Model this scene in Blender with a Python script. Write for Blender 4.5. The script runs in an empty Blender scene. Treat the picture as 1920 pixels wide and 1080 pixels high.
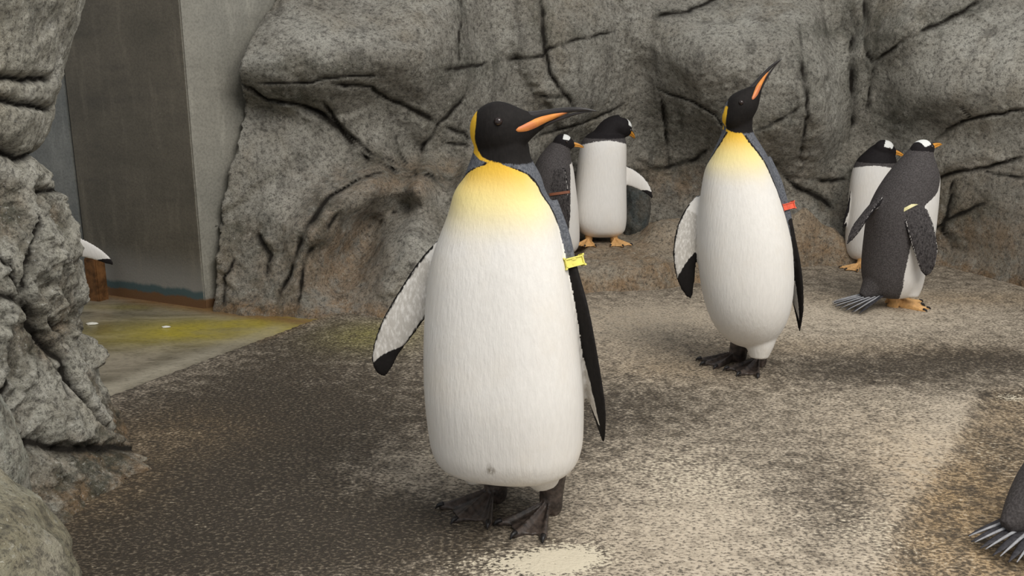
import bpy, bmesh, math, random
import numpy as np
from mathutils import Vector, Matrix, noise
from mathutils.bvhtree import BVHTree

random.seed(7)
SC = bpy.context.scene
COL = SC.collection

# ------------------------------------------------------------------ camera, light, exposure
F, CAMZ, PITCH = 1700.0, 0.88, math.radians(13.9)
cam = bpy.data.cameras.new('camera')
cam.sensor_width = 36.0
cam.lens = 36.0 * F / 1920.0
cam.clip_start = 0.02
camo = bpy.data.objects.new('camera', cam)
camo.location = (0, 0, CAMZ)
camo.rotation_euler = (math.pi / 2 - PITCH, 0, 0)
COL.objects.link(camo)
SC.camera = camo

world = bpy.data.worlds.new('world')
SC.world = world
world.use_nodes = True
bg = world.node_tree.nodes['Background']
bg.inputs[0].default_value = (0.93, 0.96, 1.0, 1)
bg.inputs[1].default_value = 0.55


def area(name, loc, target, size, energy, color):
    l = bpy.data.lights.new(name, 'AREA')
    l.shape = 'SQUARE'
    l.size = size
    l.energy = energy
    l.color = color
    o = bpy.data.objects.new(name, l)
    o.location = loc
    o.rotation_euler = (Vector(target) - Vector(loc)).to_track_quat('-Z', 'Y').to_euler()
    COL.objects.link(o)
    return o


area('skylight', (1.5, 0.1, 3.4), (0.5, 3.0, 0.4), 2.2, 150, (1.0, 0.97, 0.92))

SC.view_settings.view_transform = 'Standard'
SC.view_settings.look = 'None'
SC.view_settings.exposure = 0.0
SC.view_settings.gamma = 1.0
SC.view_settings.use_curve_mapping = False


# ------------------------------------------------------------------ pixel -> place helpers
def ray(px, py):
    a = (px - 960) / F
    b = -(py - 540) / F
    return np.array([a, math.cos(PITCH) + b * math.sin(PITCH), -math.sin(PITCH) + b * math.cos(PITCH)])


def at(px, py, Y):
    r = ray(px, py)
    t = Y / r[1]
    return np.array([r[0] * t, Y, CAMZ + r[2] * t])


def ground(px, py, z=0.0):
    r = ray(px, py)
    t = (z - CAMZ) / r[2]
    return np.array([r[0] * t, r[1] * t, z])


# ------------------------------------------------------------------ object helpers
def tag(o, label=None, cat=None, group=None, kind=None):
    if label: o['label'] = label
    if cat: o['category'] = cat
    if group: o['group'] = group
    if kind: o['kind'] = kind
    return o


def link(name, me, m, parent=None, loc=None):
    o = bpy.data.objects.new(name, me)
    COL.objects.link(o)
    if m is not None:
        me.materials.clear()
        me.materials.append(m)
    if parent is not None: o.parent = parent
    if loc is not None: o.location = loc
    return o


def mesh(name, V, Fs, smooth=True):
    me = bpy.data.meshes.new(name)
    me.from_pydata([tuple(map(float, v)) for v in V], [], Fs)
    me.update()
    if smooth: me.polygons.foreach_set('use_smooth', [True] * len(me.polygons))
    return me


def empty(name, loc):
    o = bpy.data.objects.new(name, None)
    o.empty_display_size = 0.1
    o.location = tuple(map(float, loc))
    COL.objects.link(o)
    return o


def fattr(me, name, vals):
    a = me.attributes.new(name, 'FLOAT', 'POINT')
    a.data.foreach_set('value', np.asarray(vals, dtype=np.float32))


# ------------------------------------------------------------------ material helper
class NT:
    def __init__(self, name, rough=0.7, spec=0.3):
        self.m = bpy.data.materials.new(name)
        self.m.use_nodes = True
        self.t = self.m.node_tree
        self.b = self.t.nodes['Principled BSDF']
        self.b.inputs['Roughness'].default_value = rough
        self.b.inputs['Specular IOR Level'].default_value = spec
        self._c = {}

    def put(self, sock, v):
        if isinstance(v, bpy.types.NodeSocket):
            self.t.links.new(v, sock)
        elif isinstance(v, tuple) and len(v) == 3 and sock.type == 'RGBA':
            sock.default_value = (*v, 1)
        else:
            sock.default_value = v

    def node(self, typ, ins=None, **props):
        n = self.t.nodes.new(typ)
        for k, v in props.items(): setattr(n, k, v)
        for k, v in (ins or {}).items(): self.put(n.inputs[k], v)
        return n

    def coord(self, scale=(1, 1, 1), rot=(0, 0, 0)):
        key = (scale, rot)
        if key not in self._c:
            tc = self.node('ShaderNodeTexCoord')
            mp = self.node('ShaderNodeMapping', {'Scale': scale, 'Rotation': rot})
            self.t.links.new(tc.outputs['Object'], mp.inputs['Vector'])
            self._c[key] = mp.outputs[0]
        return self._c[key]

    def noise(self, scale, detail=4, rough=0.55, vec=None, dist=0.0):
        n = self.node('ShaderNodeTexNoise', {'Scale': scale, 'Detail': detail, 'Roughness': rough, 'Distortion': dist,
                                             'Vector': vec if vec is not None else self.coord()})
        return n.outputs['Fac']

    def voro(self, scale, vec=None, feature='F1', rnd=1.0):
        n = self.node('ShaderNodeTexVoronoi', {'Scale': scale, 'Randomness': rnd,
                                               'Vector': vec if vec is not None else self.coord()}, feature=feature)
        return n.outputs['Distance']

    def math(self, op, a, b=0.0, c=0.0, clamp=False):
        n = self.node('ShaderNodeMath', operation=op, use_clamp=clamp)
        self.put(n.inputs[0], a); self.put(n.inputs[1], b)
        if op in ('MULTIPLY_ADD',): self.put(n.inputs[2], c)
        return n.outputs[0]

    def step(self, v, lo, hi, a=0.0, b=1.0):
        n = self.node('ShaderNodeMapRange', {'Value': v, 'From Min': lo, 'From Max': hi, 'To Min': a, 'To Max': b},
                      interpolation_type='SMOOTHSTEP')
        return n.outputs['Result']

    def mix(self, f, a, b, blend='MIX'):
        n = self.node('ShaderNodeMix', data_type='RGBA', blend_type=blend)
        self.put(n.inputs['Factor'], f)
        self.put(n.inputs[6], a); self.put(n.inputs[7], b)
        return n.outputs[2]

    def attr(self, name):
        return self.node('ShaderNodeAttribute', attribute_name=name).outputs['Fac']

    def sep(self, vec, axis):
        return self.node('ShaderNodeSeparateXYZ', {0: vec}).outputs[axis]

    def bump(self, h, strength, dist, prev=None):
        n = self.node('ShaderNodeBump', {'Height': h, 'Strength': strength, 'Distance': dist})
        if prev is not None: self.put(n.inputs['Normal'], prev)
        return n.outputs[0]

    def out(self, color, normal=None, rough=None):
        self.put(self.b.inputs['Base Color'], color)
        if normal is not None: self.put(self.b.inputs['Normal'], normal)
        if rough is not None: self.put(self.b.inputs['Roughness'], rough)
        return self.m


def rock_mat(name, c1, c2, light, rustc=(0.36, 0.215, 0.10), grain=1.0, spec=0.25):
    n = NT(name, 0.75, spec)
    big = n.noise(1.7, 5, 0.6, dist=0.4)
    mid = n.noise(7, 6, 0.68)
    fine = n.noise(62 * grain, 7, 0.75)
    grit = n.noise(170 * grain, 3, 0.7)
    streak = n.noise(6, 5, 0.65, n.coord((2.2, 2.2, 0.5)))
    c = n.mix(n.step(big, 0.36, 0.66), c1, c2)
    c = n.mix(n.step(mid, 0.46, 0.72, 0, 0.7), c, light)
    c = n.mix(n.math('MULTIPLY', n.attr('pale'), n.step(mid, 0.3, 0.6, 0.4, 0.9), clamp=True), c, light)
    c = n.mix(n.step(streak, 0.48, 0.7, 0, 0.7), c, tuple(x * 0.42 for x in c1))
    c = n.mix(n.step(n.noise(2.6, 4, 0.6, n.coord((1.3, 1.3, 0.8))), 0.5, 0.7, 0, 0.45), c, (c1[0] * 0.85, c1[1] * 0.74, c1[2] * 0.58))
    rust = n.math('MULTIPLY', n.attr('rust'), n.step(n.noise(14, 5, 0.7), 0.3, 0.62))
    c = n.mix(n.math('MULTIPLY', rust, 0.9, clamp=True), c, rustc)
    moss = n.math('MULTIPLY', n.attr('moss'), n.step(n.noise(20, 5, 0.7), 0.28, 0.6), clamp=True)
    c = n.mix(moss, c, (0.075, 0.077, 0.052))
    c = n.mix(n.step(fine, 0.36, 0.53, 0.68, 0.0), c, (0.05, 0.045, 0.038))
    c = n.mix(n.step(fine, 0.56, 0.70, 0, 0.75), c, light)
    c = n.mix(n.step(grit, 0.34, 0.47, 0.55, 0.0), c, (0.04, 0.036, 0.03))
    c = n.mix(n.step(grit, 0.62, 0.72, 0, 0.45), c, tuple(min(1, x * 1.5) for x in light))
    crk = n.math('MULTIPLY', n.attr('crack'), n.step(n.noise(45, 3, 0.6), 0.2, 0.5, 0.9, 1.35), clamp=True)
    c = n.mix(crk, c, (0.022, 0.018, 0.013))  # dirt plus occlusion shade painted dark along the cracks
    nb = n.bump(mid, 0.55, 0.025)
    nb = n.bump(fine, 1.0, 0.014, nb)
    nb = n.bump(grit, 0.7, 0.004, nb)
    return n.out(c, nb, n.step(mid, 0.35, 0.7, 0.82, 0.6))


MAT = {}
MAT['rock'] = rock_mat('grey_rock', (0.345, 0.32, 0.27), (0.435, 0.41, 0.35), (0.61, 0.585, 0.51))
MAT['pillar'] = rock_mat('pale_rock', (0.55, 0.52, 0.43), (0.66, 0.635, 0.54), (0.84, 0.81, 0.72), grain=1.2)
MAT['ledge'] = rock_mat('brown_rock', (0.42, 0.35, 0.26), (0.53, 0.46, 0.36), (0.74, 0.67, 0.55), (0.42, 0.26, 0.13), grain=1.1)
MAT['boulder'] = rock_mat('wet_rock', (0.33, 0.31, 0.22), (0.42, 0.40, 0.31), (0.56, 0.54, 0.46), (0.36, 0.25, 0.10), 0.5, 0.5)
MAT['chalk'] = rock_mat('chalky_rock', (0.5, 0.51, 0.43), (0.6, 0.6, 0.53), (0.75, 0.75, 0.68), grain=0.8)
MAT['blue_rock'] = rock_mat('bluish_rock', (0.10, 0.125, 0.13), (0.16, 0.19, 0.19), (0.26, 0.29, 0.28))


def floor_mat():
    n = NT('coarse_floor', 0.7, 0.3)
    v = n.coord((1, 1, 1))
    tone = n.attr('tone')
    warm = n.attr('warm')
    pale = n.attr('pale')
    green = n.attr('green')
    g1 = n.noise(128, 5, 0.65, n.coord((0.85, 1.3, 1)))
    g2 = n.noise(22, 6, 0.7)
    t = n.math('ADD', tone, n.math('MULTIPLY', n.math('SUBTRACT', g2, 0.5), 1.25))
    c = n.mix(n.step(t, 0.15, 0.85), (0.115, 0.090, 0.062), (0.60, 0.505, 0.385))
    c = n.mix(n.math('MULTIPLY', warm, n.step(g2, 0.25, 0.65), clamp=True), c, (0.46, 0.315, 0.165))
    c = n.mix(n.math('MULTIPLY', green, n.step(g2, 0.2, 0.6), clamp=True), c, (0.34, 0.30, 0.09))
    thr = n.math('ADD', g1, n.math('MULTIPLY', n.math('SUBTRACT', tone, 0.5), 0.16))
    c = n.mix(n.step(thr, 0.42, 0.53), n.mix(0.72, c, (0.018, 0.015, 0.013)), c)
    c = n.mix(n.math('MULTIPLY', n.step(g1, 0.55, 0.66, 0, 0.75), n.step(t, 0.05, 0.75, 0.12, 1.0)), c, (0.68, 0.60, 0.48))
    pl = n.step(n.math('ADD', pale, n.math('MULTIPLY', n.math('SUBTRACT', g1, 0.5), 2.6)), 0.42, 0.62)
    c = n.mix(pl, c, (0.70, 0.62, 0.47))
    nb = n.bump(g1, 0.75, 0.006)
    nb = n.bump(n.noise(9, 4, 0.6), 0.25, 0.02, nb)
    return n.out(c, nb, n.step(t, 0.1, 0.8, 0.5, 0.8))


MAT['floor'] = floor_mat()


def channel_mat():
    n = NT('wet_concrete', 0.3, 0.5)
    v = n.coord((1.0, 2.6, 1), (0, 0, 0.3))
    a = n.noise(3.2, 6, 0.62, v, 0.5)
    b = n.noise(1.6, 5, 0.6, n.coord((1, 1.5, 1), (0, 0, 0.6)))
    f = n.noise(60, 5, 0.7, n.coord((1, 2.2, 1)))
    c = n.mix(n.step(a, 0.35, 0.65), (0.15, 0.128, 0.088), (0.33, 0.285, 0.21))
    c = n.mix(n.math('MULTIPLY', n.attr('green'), n.step(b, 0.22, 0.52), clamp=True), c, (0.42, 0.34, 0.04))
    c = n.mix(n.math('MULTIPLY', n.attr('rim'), 0.85), c, (0.48, 0.43, 0.33))
    c = n.mix(n.math('MULTIPLY', n.attr('rust'), 0.9), c, (0.22, 0.12, 0.045))
    c = n.mix(n.step(f, 0.3, 0.55, 0.45, 0.0), c, (0.04, 0.035, 0.025))
    return n.out(c, n.bump(f, 0.15, 0.003), n.step(a, 0.3, 0.7, 0.22, 0.45))


MAT['channel'] = channel_mat()


def concrete_mat(name, c1, c2, stain, teal=False):
    n = NT(name, 0.7, 0.25)
    a = n.noise(2.2, 6, 0.62, n.coord((1, 1, 1.6)))
    s = n.noise(7, 6, 0.65, n.coord((2.5, 2.5, 0.45)))
    h = n.noise(3.2, 5, 0.6, n.coord((0.7, 0.7, 3.2)))
    f = n.noise(120, 4, 0.7)
    c = n.mix(n.step(a, 0.35, 0.66), c1, c2)
    c = n.mix(n.step(h, 0.52, 0.72, 0, 0.5), c, stain)
    c = n.mix(n.step(s, 0.5, 0.75, 0, 0.35), c, tuple(min(1, x * 1.8) for x in c2))
    c = n.mix(n.step(f, 0.35, 0.6, 0.25, 0.0), c, (0.02, 0.018, 0.016))
    c = n.mix(n.step(f, 0.70, 0.76, 0, 0.5), c, (0.5, 0.5, 0.48))
    z = n.sep(n.coord(), 2)
    edge = n.math('ADD', z, n.math('MULTIPLY', n.math('SUBTRACT', s, 0.5), 0.035))
    if teal:
        c = n.mix(n.step(edge, 0.05, 0.22, 0.75, 0.0), c, (0.27, 0.26, 0.235))
        c = n.mix(n.step(edge, 0.045, 0.062, 0.9, 0.0), c, (0.045, 0.085, 0.09))
    c = n.mix(n.step(edge, 0.018, 0.03, 0.95, 0.0), c, (0.15, 0.075, 0.03))
    nb = n.bump(a, 0.3, 0.01)
    nb = n.bump(f, 0.4, 0.002, nb)
    return n.out(c, nb)


MAT['shaded_concrete'] = concrete_mat('shaded_concrete', (0.10, 0.088, 0.066), (0.135, 0.117, 0.088), (0.065, 0.058, 0.048), True)  # face turned from the light; its shade is put into the colour
MAT['grey_concrete'] = concrete_mat('grey_concrete', (0.25, 0.24, 0.205), (0.31, 0.295, 0.25), (0.18, 0.172, 0.146))
MAT['blue_concrete'] = concrete_mat('bluish_concrete', (0.15, 0.155, 0.145), (0.21, 0.21, 0.19), (0.10, 0.105, 0.10))


def plain(name, c, rough=0.5, spec=0.4, var=0.25, scale=40, bump=0.0, c2=None):
    n = NT(name, rough, spec)
    f = n.noise(scale, 5, 0.6)
    col = n.mix(n.step(f, 0.3, 0.7), tuple(x * (1 - var) for x in c), c2 or tuple(min(1, x * (1 + var)) for x in c))
    nb = n.bump(f, bump, 0.004) if bump else None
    return n.out(col, nb)


MAT['rusty'] = plain('rusty_metal', (0.13, 0.06, 0.022), 0.8, 0.2, 0.5, 30, 0.4)
MAT['seam'] = plain('dark_gap', (0.012, 0.011, 0.012), 0.9, 0.1)
MAT['king_bill'] = plain('king_bill_black', (0.02, 0.016, 0.015), 0.35, 0.5)
MAT['king_plate'] = plain('king_bill_orange', (0.62, 0.17, 0.075), 0.4, 0.4, 0.12, 30, 0, (0.78, 0.30, 0.06))
MAT['gentoo_bill'] = plain('gentoo_bill_orange', (0.62, 0.27, 0.035), 0.4, 0.4, 0.2, 60)
MAT['king_foot'] = plain('king_foot_dark', (0.042, 0.032, 0.027), 0.45, 0.5, 0.45, 60, 0.6, (0.10, 0.074, 0.06))
MAT['gentoo_foot'] = plain('gentoo_foot_orange', (0.66, 0.38, 0.15), 0.55, 0.4, 0.18, 80, 0.5)
MAT['claw'] = plain('claw_black', (0.014, 0.012, 0.012), 0.4, 0.4)
MAT['eye'] = plain('eye_dark', (0.018, 0.010, 0.008), 0.08, 0.6)
MAT['yellow_band'] = plain('yellow_plastic', (0.80, 0.72, 0.16), 0.4, 0.4, 0.1)
MAT['red_band'] = plain('red_plastic', (0.75, 0.12, 0.06), 0.4, 0.4, 0.12)
MAT['pink_band'] = plain('pink_plastic', (0.62, 0.08, 0.09), 0.4, 0.4, 0.12)
MAT['rust_band'] = plain('brown_plastic', (0.25, 0.09, 0.045), 0.5, 0.4, 0.12)
MAT['cream_band'] = plain('cream_plastic', (0.75, 0.68, 0.35), 0.4, 0.4, 0.12)
MAT['feather_dark'] = plain('tail_feather_dark', (0.035, 0.033, 0.037), 0.6, 0.3, 0.4, 120, 0.3)
MAT['feather_pale'] = plain('tail_feather_pale', (0.30, 0.30, 0.31), 0.6, 0.3, 0.2, 120, 0.3)
MAT['dropping'] = plain('pale_scrap', (0.7, 0.68, 0.6), 0.7, 0.2)


def plumage(name, dorsal, dorsal2, black, patchc, speck=0.0, belly=(0.80, 0.768, 0.715)):
    n = NT(name, 0.75, 0.18)
    fe = n.noise(95, 4, 0.6, n.coord((1.6, 1.6, 0.28)))
    ed = n.noise(150, 3, 0.65, n.coord((1.3, 1.3, 0.5)))
    blot = n.noise(6, 4, 0.6)
    jit = n.math('MULTIPLY', n.math('SUBTRACT', ed, 0.5), 0.014)
    c = n.mix(n.step(fe, 0.3, 0.72), tuple(x * 0.94 for x in belly), belly)
    c = n.mix(n.step(blot, 0.42, 0.75, 0, 0.5), c, (belly[0] * 0.95, belly[1] * 0.90, belly[2] * 0.82))
    g = n.attr('gold')
    c = n.mix(n.step(g, 0.0, 0.55), c, (0.82, 0.68, 0.30))
    c = n.mix(n.step(g, 0.45, 0.85), c, (0.78, 0.47, 0.05))
    c = n.mix(n.step(g, 0.8, 1.05), c, (0.55, 0.22, 0.01))
    sm = n.attr('smudge')
    c = n.mix(n.math('MULTIPLY', sm, n.step(ed, 0.25, 0.6), clamp=True), c, (0.25, 0.215, 0.17))
    d = n.math('ADD', n.attr('dk'), jit)
    sp = n.noise(230, 3, 0.6)
    dc = n.mix(n.step(sp, 0.35, 0.68), dorsal, dorsal2)
    c = n.mix(n.step(d, -0.0015, 0.0015), c, dc)
    b = n.math('ADD', n.attr('bk'), n.math('MULTIPLY', jit, 0.6))
    bc = n.mix(n.step(n.noise(120, 3, 0.6), 0.35, 0.7), black, tuple(x * 1.35 for x in black))
    c = n.mix(n.step(b, -0.0015, 0.0015), c, bc)
    p = n.math('ADD', n.attr('patch'), n.math('MULTIPLY', jit, 0.25 + speck))
    c = n.mix(n.step(p, -0.0012, 0.0012), c, patchc)
    nb = n.bump(fe, 0.32, 0.004)
    nb = n.bump(ed, 0.18, 0.002, nb)
    return n.out(c, nb)


MAT['king'] = plumage('king_plumage', (0.075, 0.08, 0.092), (0.15, 0.155, 0.17), (0.0095, 0.0078, 0.007), (0.80, 0.47, 0.035))
MAT['gentoo'] = plumage('gentoo_plumage', (0.050, 0.044, 0.043), (0.098, 0.088, 0.086), (0.011, 0.009, 0.0095), (0.80, 0.80, 0.76), 0.35,
                        belly=(0.76, 0.73, 0.685))


# ------------------------------------------------------------------ lofting
def cat(arr, m):
    """Catmull-Rom resample of rows, m samples for each span."""
    A = np.asarray(arr, float)
    P = np.vstack([2 * A[0] - A[1], A, 2 * A[-1] - A[-2]])
    out = []
    for i in range(len(A) - 1):
        p0, p1, p2, p3 = P[i:i + 4]
        for k in range(m):
            t = k / m
            out.append(0.5 * (2 * p1 + (p2 - p0) * t + (2 * p0 - 5 * p1 + 4 * p2 - p3) * t * t + (3 * p1 - p0 - 3 * p2 + p3) * t ** 3))
    out.append(A[-1])
    return np.array(out)


def loft(C, E1, E2, R, n=36, power=2.0, info=None):
    """rings: centre C, axes E1/E2, radii R=(r1+, r1-, r2+, r2-). Returns verts, faces, per-vertex (t, cos, sin)."""
    C, E1, E2, R = map(np.asarray, (C, E1, E2, R))
    k = len(C)
    ph = np.linspace(0, 2 * math.pi, n, endpoint=False)
    c, s = np.cos(ph), np.sin(ph)
    if power != 2.0:
        f = (np.abs(c) ** power + np.abs(s) ** power) ** (-1 / power)
    else:
        f = np.ones(n)
    V, A = [], []
    ts = info if info is not None else np.linspace(0, 1, k)
    for i in range(k):
        r1 = np.where(c >= 0, R[i][0], R[i][1]) * c * f
        r2 = np.where(s >= 0, R[i][2], R[i][3]) * s * f
        V.append(C[i] + r1[:, None] * E1[i] + r2[:, None] * E2[i])
        A.append(np.stack([np.full(n, ts[i]), c, s], 1))
    V = np.vstack(V); A = np.vstack(A)
    Fs = [(i * n + j, i * n + (j + 1) % n, (i + 1) * n + (j + 1) % n, (i + 1) * n + j) for i in range(k - 1) for j in range(n)]
    b = len(V)
    V = np.vstack([V, C[0][None], C[-1][None]])
    A = np.vstack([A, [[ts[0], 0.0, 0.0]], [[ts[-1], 0.0, 0.0]]])
    Fs += [(b, (j + 1) % n, j) for j in range(n)]
    Fs += [(b + 1, (k - 1) * n + j, (k - 1) * n + (j + 1) % n) for j in range(n)]
    return V, Fs, A


def unit(v):
    v = np.asarray(v, float)
    return v / np.linalg.norm(v)


def tube(P, r, n=10, sub=4):
    """round tapered tube through points"""
    Q = cat(np.hstack([np.asarray(P, float), np.asarray(r, float)[:, None]]), sub)
    C, rr = Q[:, :3], np.maximum(Q[:, 3], 1e-4)
    T = np.gradient(C, axis=0)
    E1, E2 = [], []
    ref = np.array([0.31, 0.22, 0.92])
    for t in T:
        t = unit(t)
        if abs(np.dot(t, ref)) > 0.95: ref = np.array([0.9, 0.3, 0.1])
        e1 = unit(np.cross(t, ref)); e2 = np.cross(t, e1)
        E1.append(e1); E2.append(e2)
    return loft(C, E1, E2, np.stack([rr] * 4, 1), n)


def remesh(parts, voxel, smooth=4, factor=0.5):
    V, Fs, b = [], [], 0
    comp, A = [], []
    for i, (v, f, a) in enumerate(parts):
        V.append(v); A.append(a)
        Fs += [tuple(x + b for x in q) for q in f]
        comp += [i] * len(f)
        b += len(v)
    V = np.vstack(V); A = np.vstack(A)
    me = mesh('tmp', V, Fs)
    bm = bmesh.new(); bm.from_mesh(me)
    # consistent outward normals for every closed shell
    bmesh.ops.recalc_face_normals(bm, faces=bm.faces)
    bm.to_mesh(me); bm.free()
    o = bpy.data.objects.new('tmp', me)
    COL.objects.link(o)
    md = o.modifiers.new('r', 'REMESH')
    md.mode = 'VOXEL'; md.voxel_size = voxel; md.use_smooth_shade = True
    sm = o.modifiers.new('s', 'SMOOTH')
    sm.factor = factor; sm.iterations = smooth
    dg = bpy.context.evaluated_depsgraph_get()
    dg.update()
    new = bpy.data.meshes.new_from_object(o.evaluated_get(dg))
    bpy.data.objects.remove(o)
    new.polygons.foreach_set('use_smooth', [True] * len(new.polygons))
    return new, V, Fs, np.array(comp), A


def transfer(new, V, Fs, comp, A):
    """nearest source component and its interpolated parameters for every vertex of the remeshed surface"""
    tri, tc = [], []
    for f, c in zip(Fs, comp):
        tri.append((f[0], f[1], f[2])); tc.append(c)
        if len(f) == 4:
            tri.append((f[0], f[2], f[3])); tc.append(c)
    bvh = BVHTree.FromPolygons([tuple(v) for v in V], tri)
    n = len(new.vertices)
    P = np.empty(n * 3); new.vertices.foreach_get('co', P); P = P.reshape(-1, 3)
    idx = np.zeros(n, int); Q = np.zeros((n, 3))
    for i in range(n):
        co, no, j, d = bvh.find_nearest(P[i])
        idx[i] = j; Q[i] = co
    T = np.array(tri)[idx]
    a, b, c = V[T[:, 0]], V[T[:, 1]], V[T[:, 2]]
    v0, v1, v2 = b - a, c - a, Q - a
    d00 = (v0 * v0).sum(1); d01 = (v0 * v1).sum(1); d11 = (v1 * v1).sum(1)
    d20 = (v2 * v0).sum(1); d21 = (v2 * v1).sum(1)
    den = d00 * d11 - d01 * d01; den[np.abs(den) < 1e-18] = 1e-18
    w1 = np.clip((d11 * d20 - d01 * d21) / den, 0, 1); w2 = np.clip((d00 * d21 - d01 * d20) / den, 0, 1)
    w0 = 1 - w1 - w2
    AA = A[T[:, 0]] * w0[:, None] + A[T[:, 1]] * w1[:, None] + A[T[:, 2]] * w2[:, None]
    return P, np.array(tc)[idx], AA


def seg_dist(P, pts):
    """distance of points P (n,k) to a polyline, and the position along it 0..1"""
    best = np.full(len(P), 1e9); pos = np.zeros(len(P))
    pts = np.asarray(pts, float)
    for i in range(len(pts) - 1):
        a, d = pts[i], pts[i + 1] - pts[i]
        t = np.clip(((P - a) @ d) / max(d @ d, 1e-12), 0, 1)
        q = np.linalg.norm(P - a - t[:, None] * d, axis=1)
        m = q < best
        best[m] = q[m]; pos[m] = (i + t[m]) / (len(pts) - 1)
    return best, pos


def poly_sdf(P, poly):
    """positive inside"""
    poly = np.asarray(poly, float)
    d, _ = seg_dist(P, np.vstack([poly, poly[:1]]))
    x, y = P[:, 0], P[:, 1]
    inside = np.zeros(len(P), bool)
    j = len(poly) - 1
    for i in range(len(poly)):
        xi, yi = poly[i]; xj, yj = poly[j]
        cond = ((yi > y) != (yj > y)) & (x < (xj - xi) * (y - yi) / (yj - yi + 1e-12) + xi)
        inside ^= cond
        j = i
    return np.where(inside, d, -d)


# ------------------------------------------------------------------ penguins
def flipper_sections(fl):
    rows = [list(p) + [hc, th] for p, hc, th in fl['pts']]
    Q = cat(rows, 7)
    C = Q[:, :3]; hc = np.maximum(Q[:, 3], 0.002); th = np.maximum(Q[:, 4], 0.0012)
    T = np.gradient(C, axis=0)
    c0 = np.asarray(fl['chord'], float); u0 = np.asarray(fl['under'], float)
    E1, E2 = [], []
    for t in T:
        t = unit(t)
        e1 = unit(c0 - np.dot(c0, t) * t)          # towards the leading edge
        e2 = np.cross(t, e1)
        if np.dot(e2, u0) < 0: e2 = -e2              # towards the underside
        E1.append(e1); E2.append(e2)
    return C, np.array(E1), np.array(E2), hc, th


def make_foot(L, yaw, loc, tars_h, tars_r, lean, mat, parent, voxel, splay=0.62):
    """webbed foot with three toes, pointing along -y before yaw; tarsus rises from the heel"""
    nr, na = 12, 41
    top, bot = [], []
    js = np.linspace(-1, 1, na)
    ridge = np.maximum.reduce([np.exp(-((js - k) / 0.15) ** 2) for k in (-0.88, 0.0, 0.88)])
    for i in range(nr + 1):
        r = i / nr
        for j, rd in zip(js, ridge):
            ang = j * splay
            ln = L * (0.76 + 0.24 * rd) * (0.92 if abs(j) > 0.5 else 1.0)
            rr = 0.012 + r * ln
            h = L * (0.17 * (1 - r) ** 1.3 + 0.045) + rd * L * 0.085 * (1 - 0.45 * r)
            x, y = math.sin(ang) * rr, -math.cos(ang) * rr
            top.append((x, y, h)); bot.append((x, y, 0.0))
    n1 = (nr + 1) * na
    Fs = []
    for i in range(nr):
        for j in range(na - 1):
            a = i * na + j
            Fs.append((a, a + 1, a + na + 1, a + na))
            Fs.append((n1 + a, n1 + a + na, n1 + a + na + 1, n1 + a + 1))
    rim = [i * na for i in range(nr)] + [nr * na + j for j in range(na - 1)] + [i * na + na - 1 for i in range(nr, 0, -1)] + [j for j in range(na - 1, 0, -1)]
    for k in range(len(rim)):
        a, b = rim[k], rim[(k + 1) % len(rim)]
        Fs.append((a, b, n1 + b, n1 + a))
    V = np.array(top + bot)
    parts = [(V, Fs, np.zeros((len(V), 3)))]
    parts.append(tube([(0, 0.012, L * 0.06), (0, 0.006, L * 0.2), lean * 0.5 + np.array([0, 0.01, tars_h * 0.5]), lean + np.array([0, 0.015, tars_h])],
                      [tars_r * 0.85, tars_r * 0.95, tars_r, tars_r * 1.25], 14))
    parts.append(tube([(0, -0.005, L * 0.07), (0, 0.02, L * 0.06), (0.0, 0.034, L * 0.05)], [tars_r * 0.8, tars_r * 0.7, 0.004], 10))
    me = remesh(parts, voxel, 3)[0]
    f = link('foot', me, mat, parent)
    f.location = tuple(map(float, loc))
    f.rotation_euler = (0, 0, yaw)
    for j in (-0.88, 0.0, 0.88):
        ang = j * splay
        r0 = 0.012 + L * (0.92 if j else 1.0) - 0.006
        d = np.array([math.sin(ang), -math.cos(ang), 0])
        p0 = d * (r0 - 0.004) + np.array([0, 0, L * 0.085])
        p1 = d * (r0 + L * 0.055) + np.array([0, 0, L * 0.075])
        p2 = d * (r0 + L * 0.115) + np.array([0, 0, L * 0.012])
        v, fs, _ = tube([p0, p1, p2], [L * 0.05, L * 0.036, 0.0006], 8, 3)
        link('claw', mesh('claw', v, fs), MAT['claw'], f)
    return f


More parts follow.
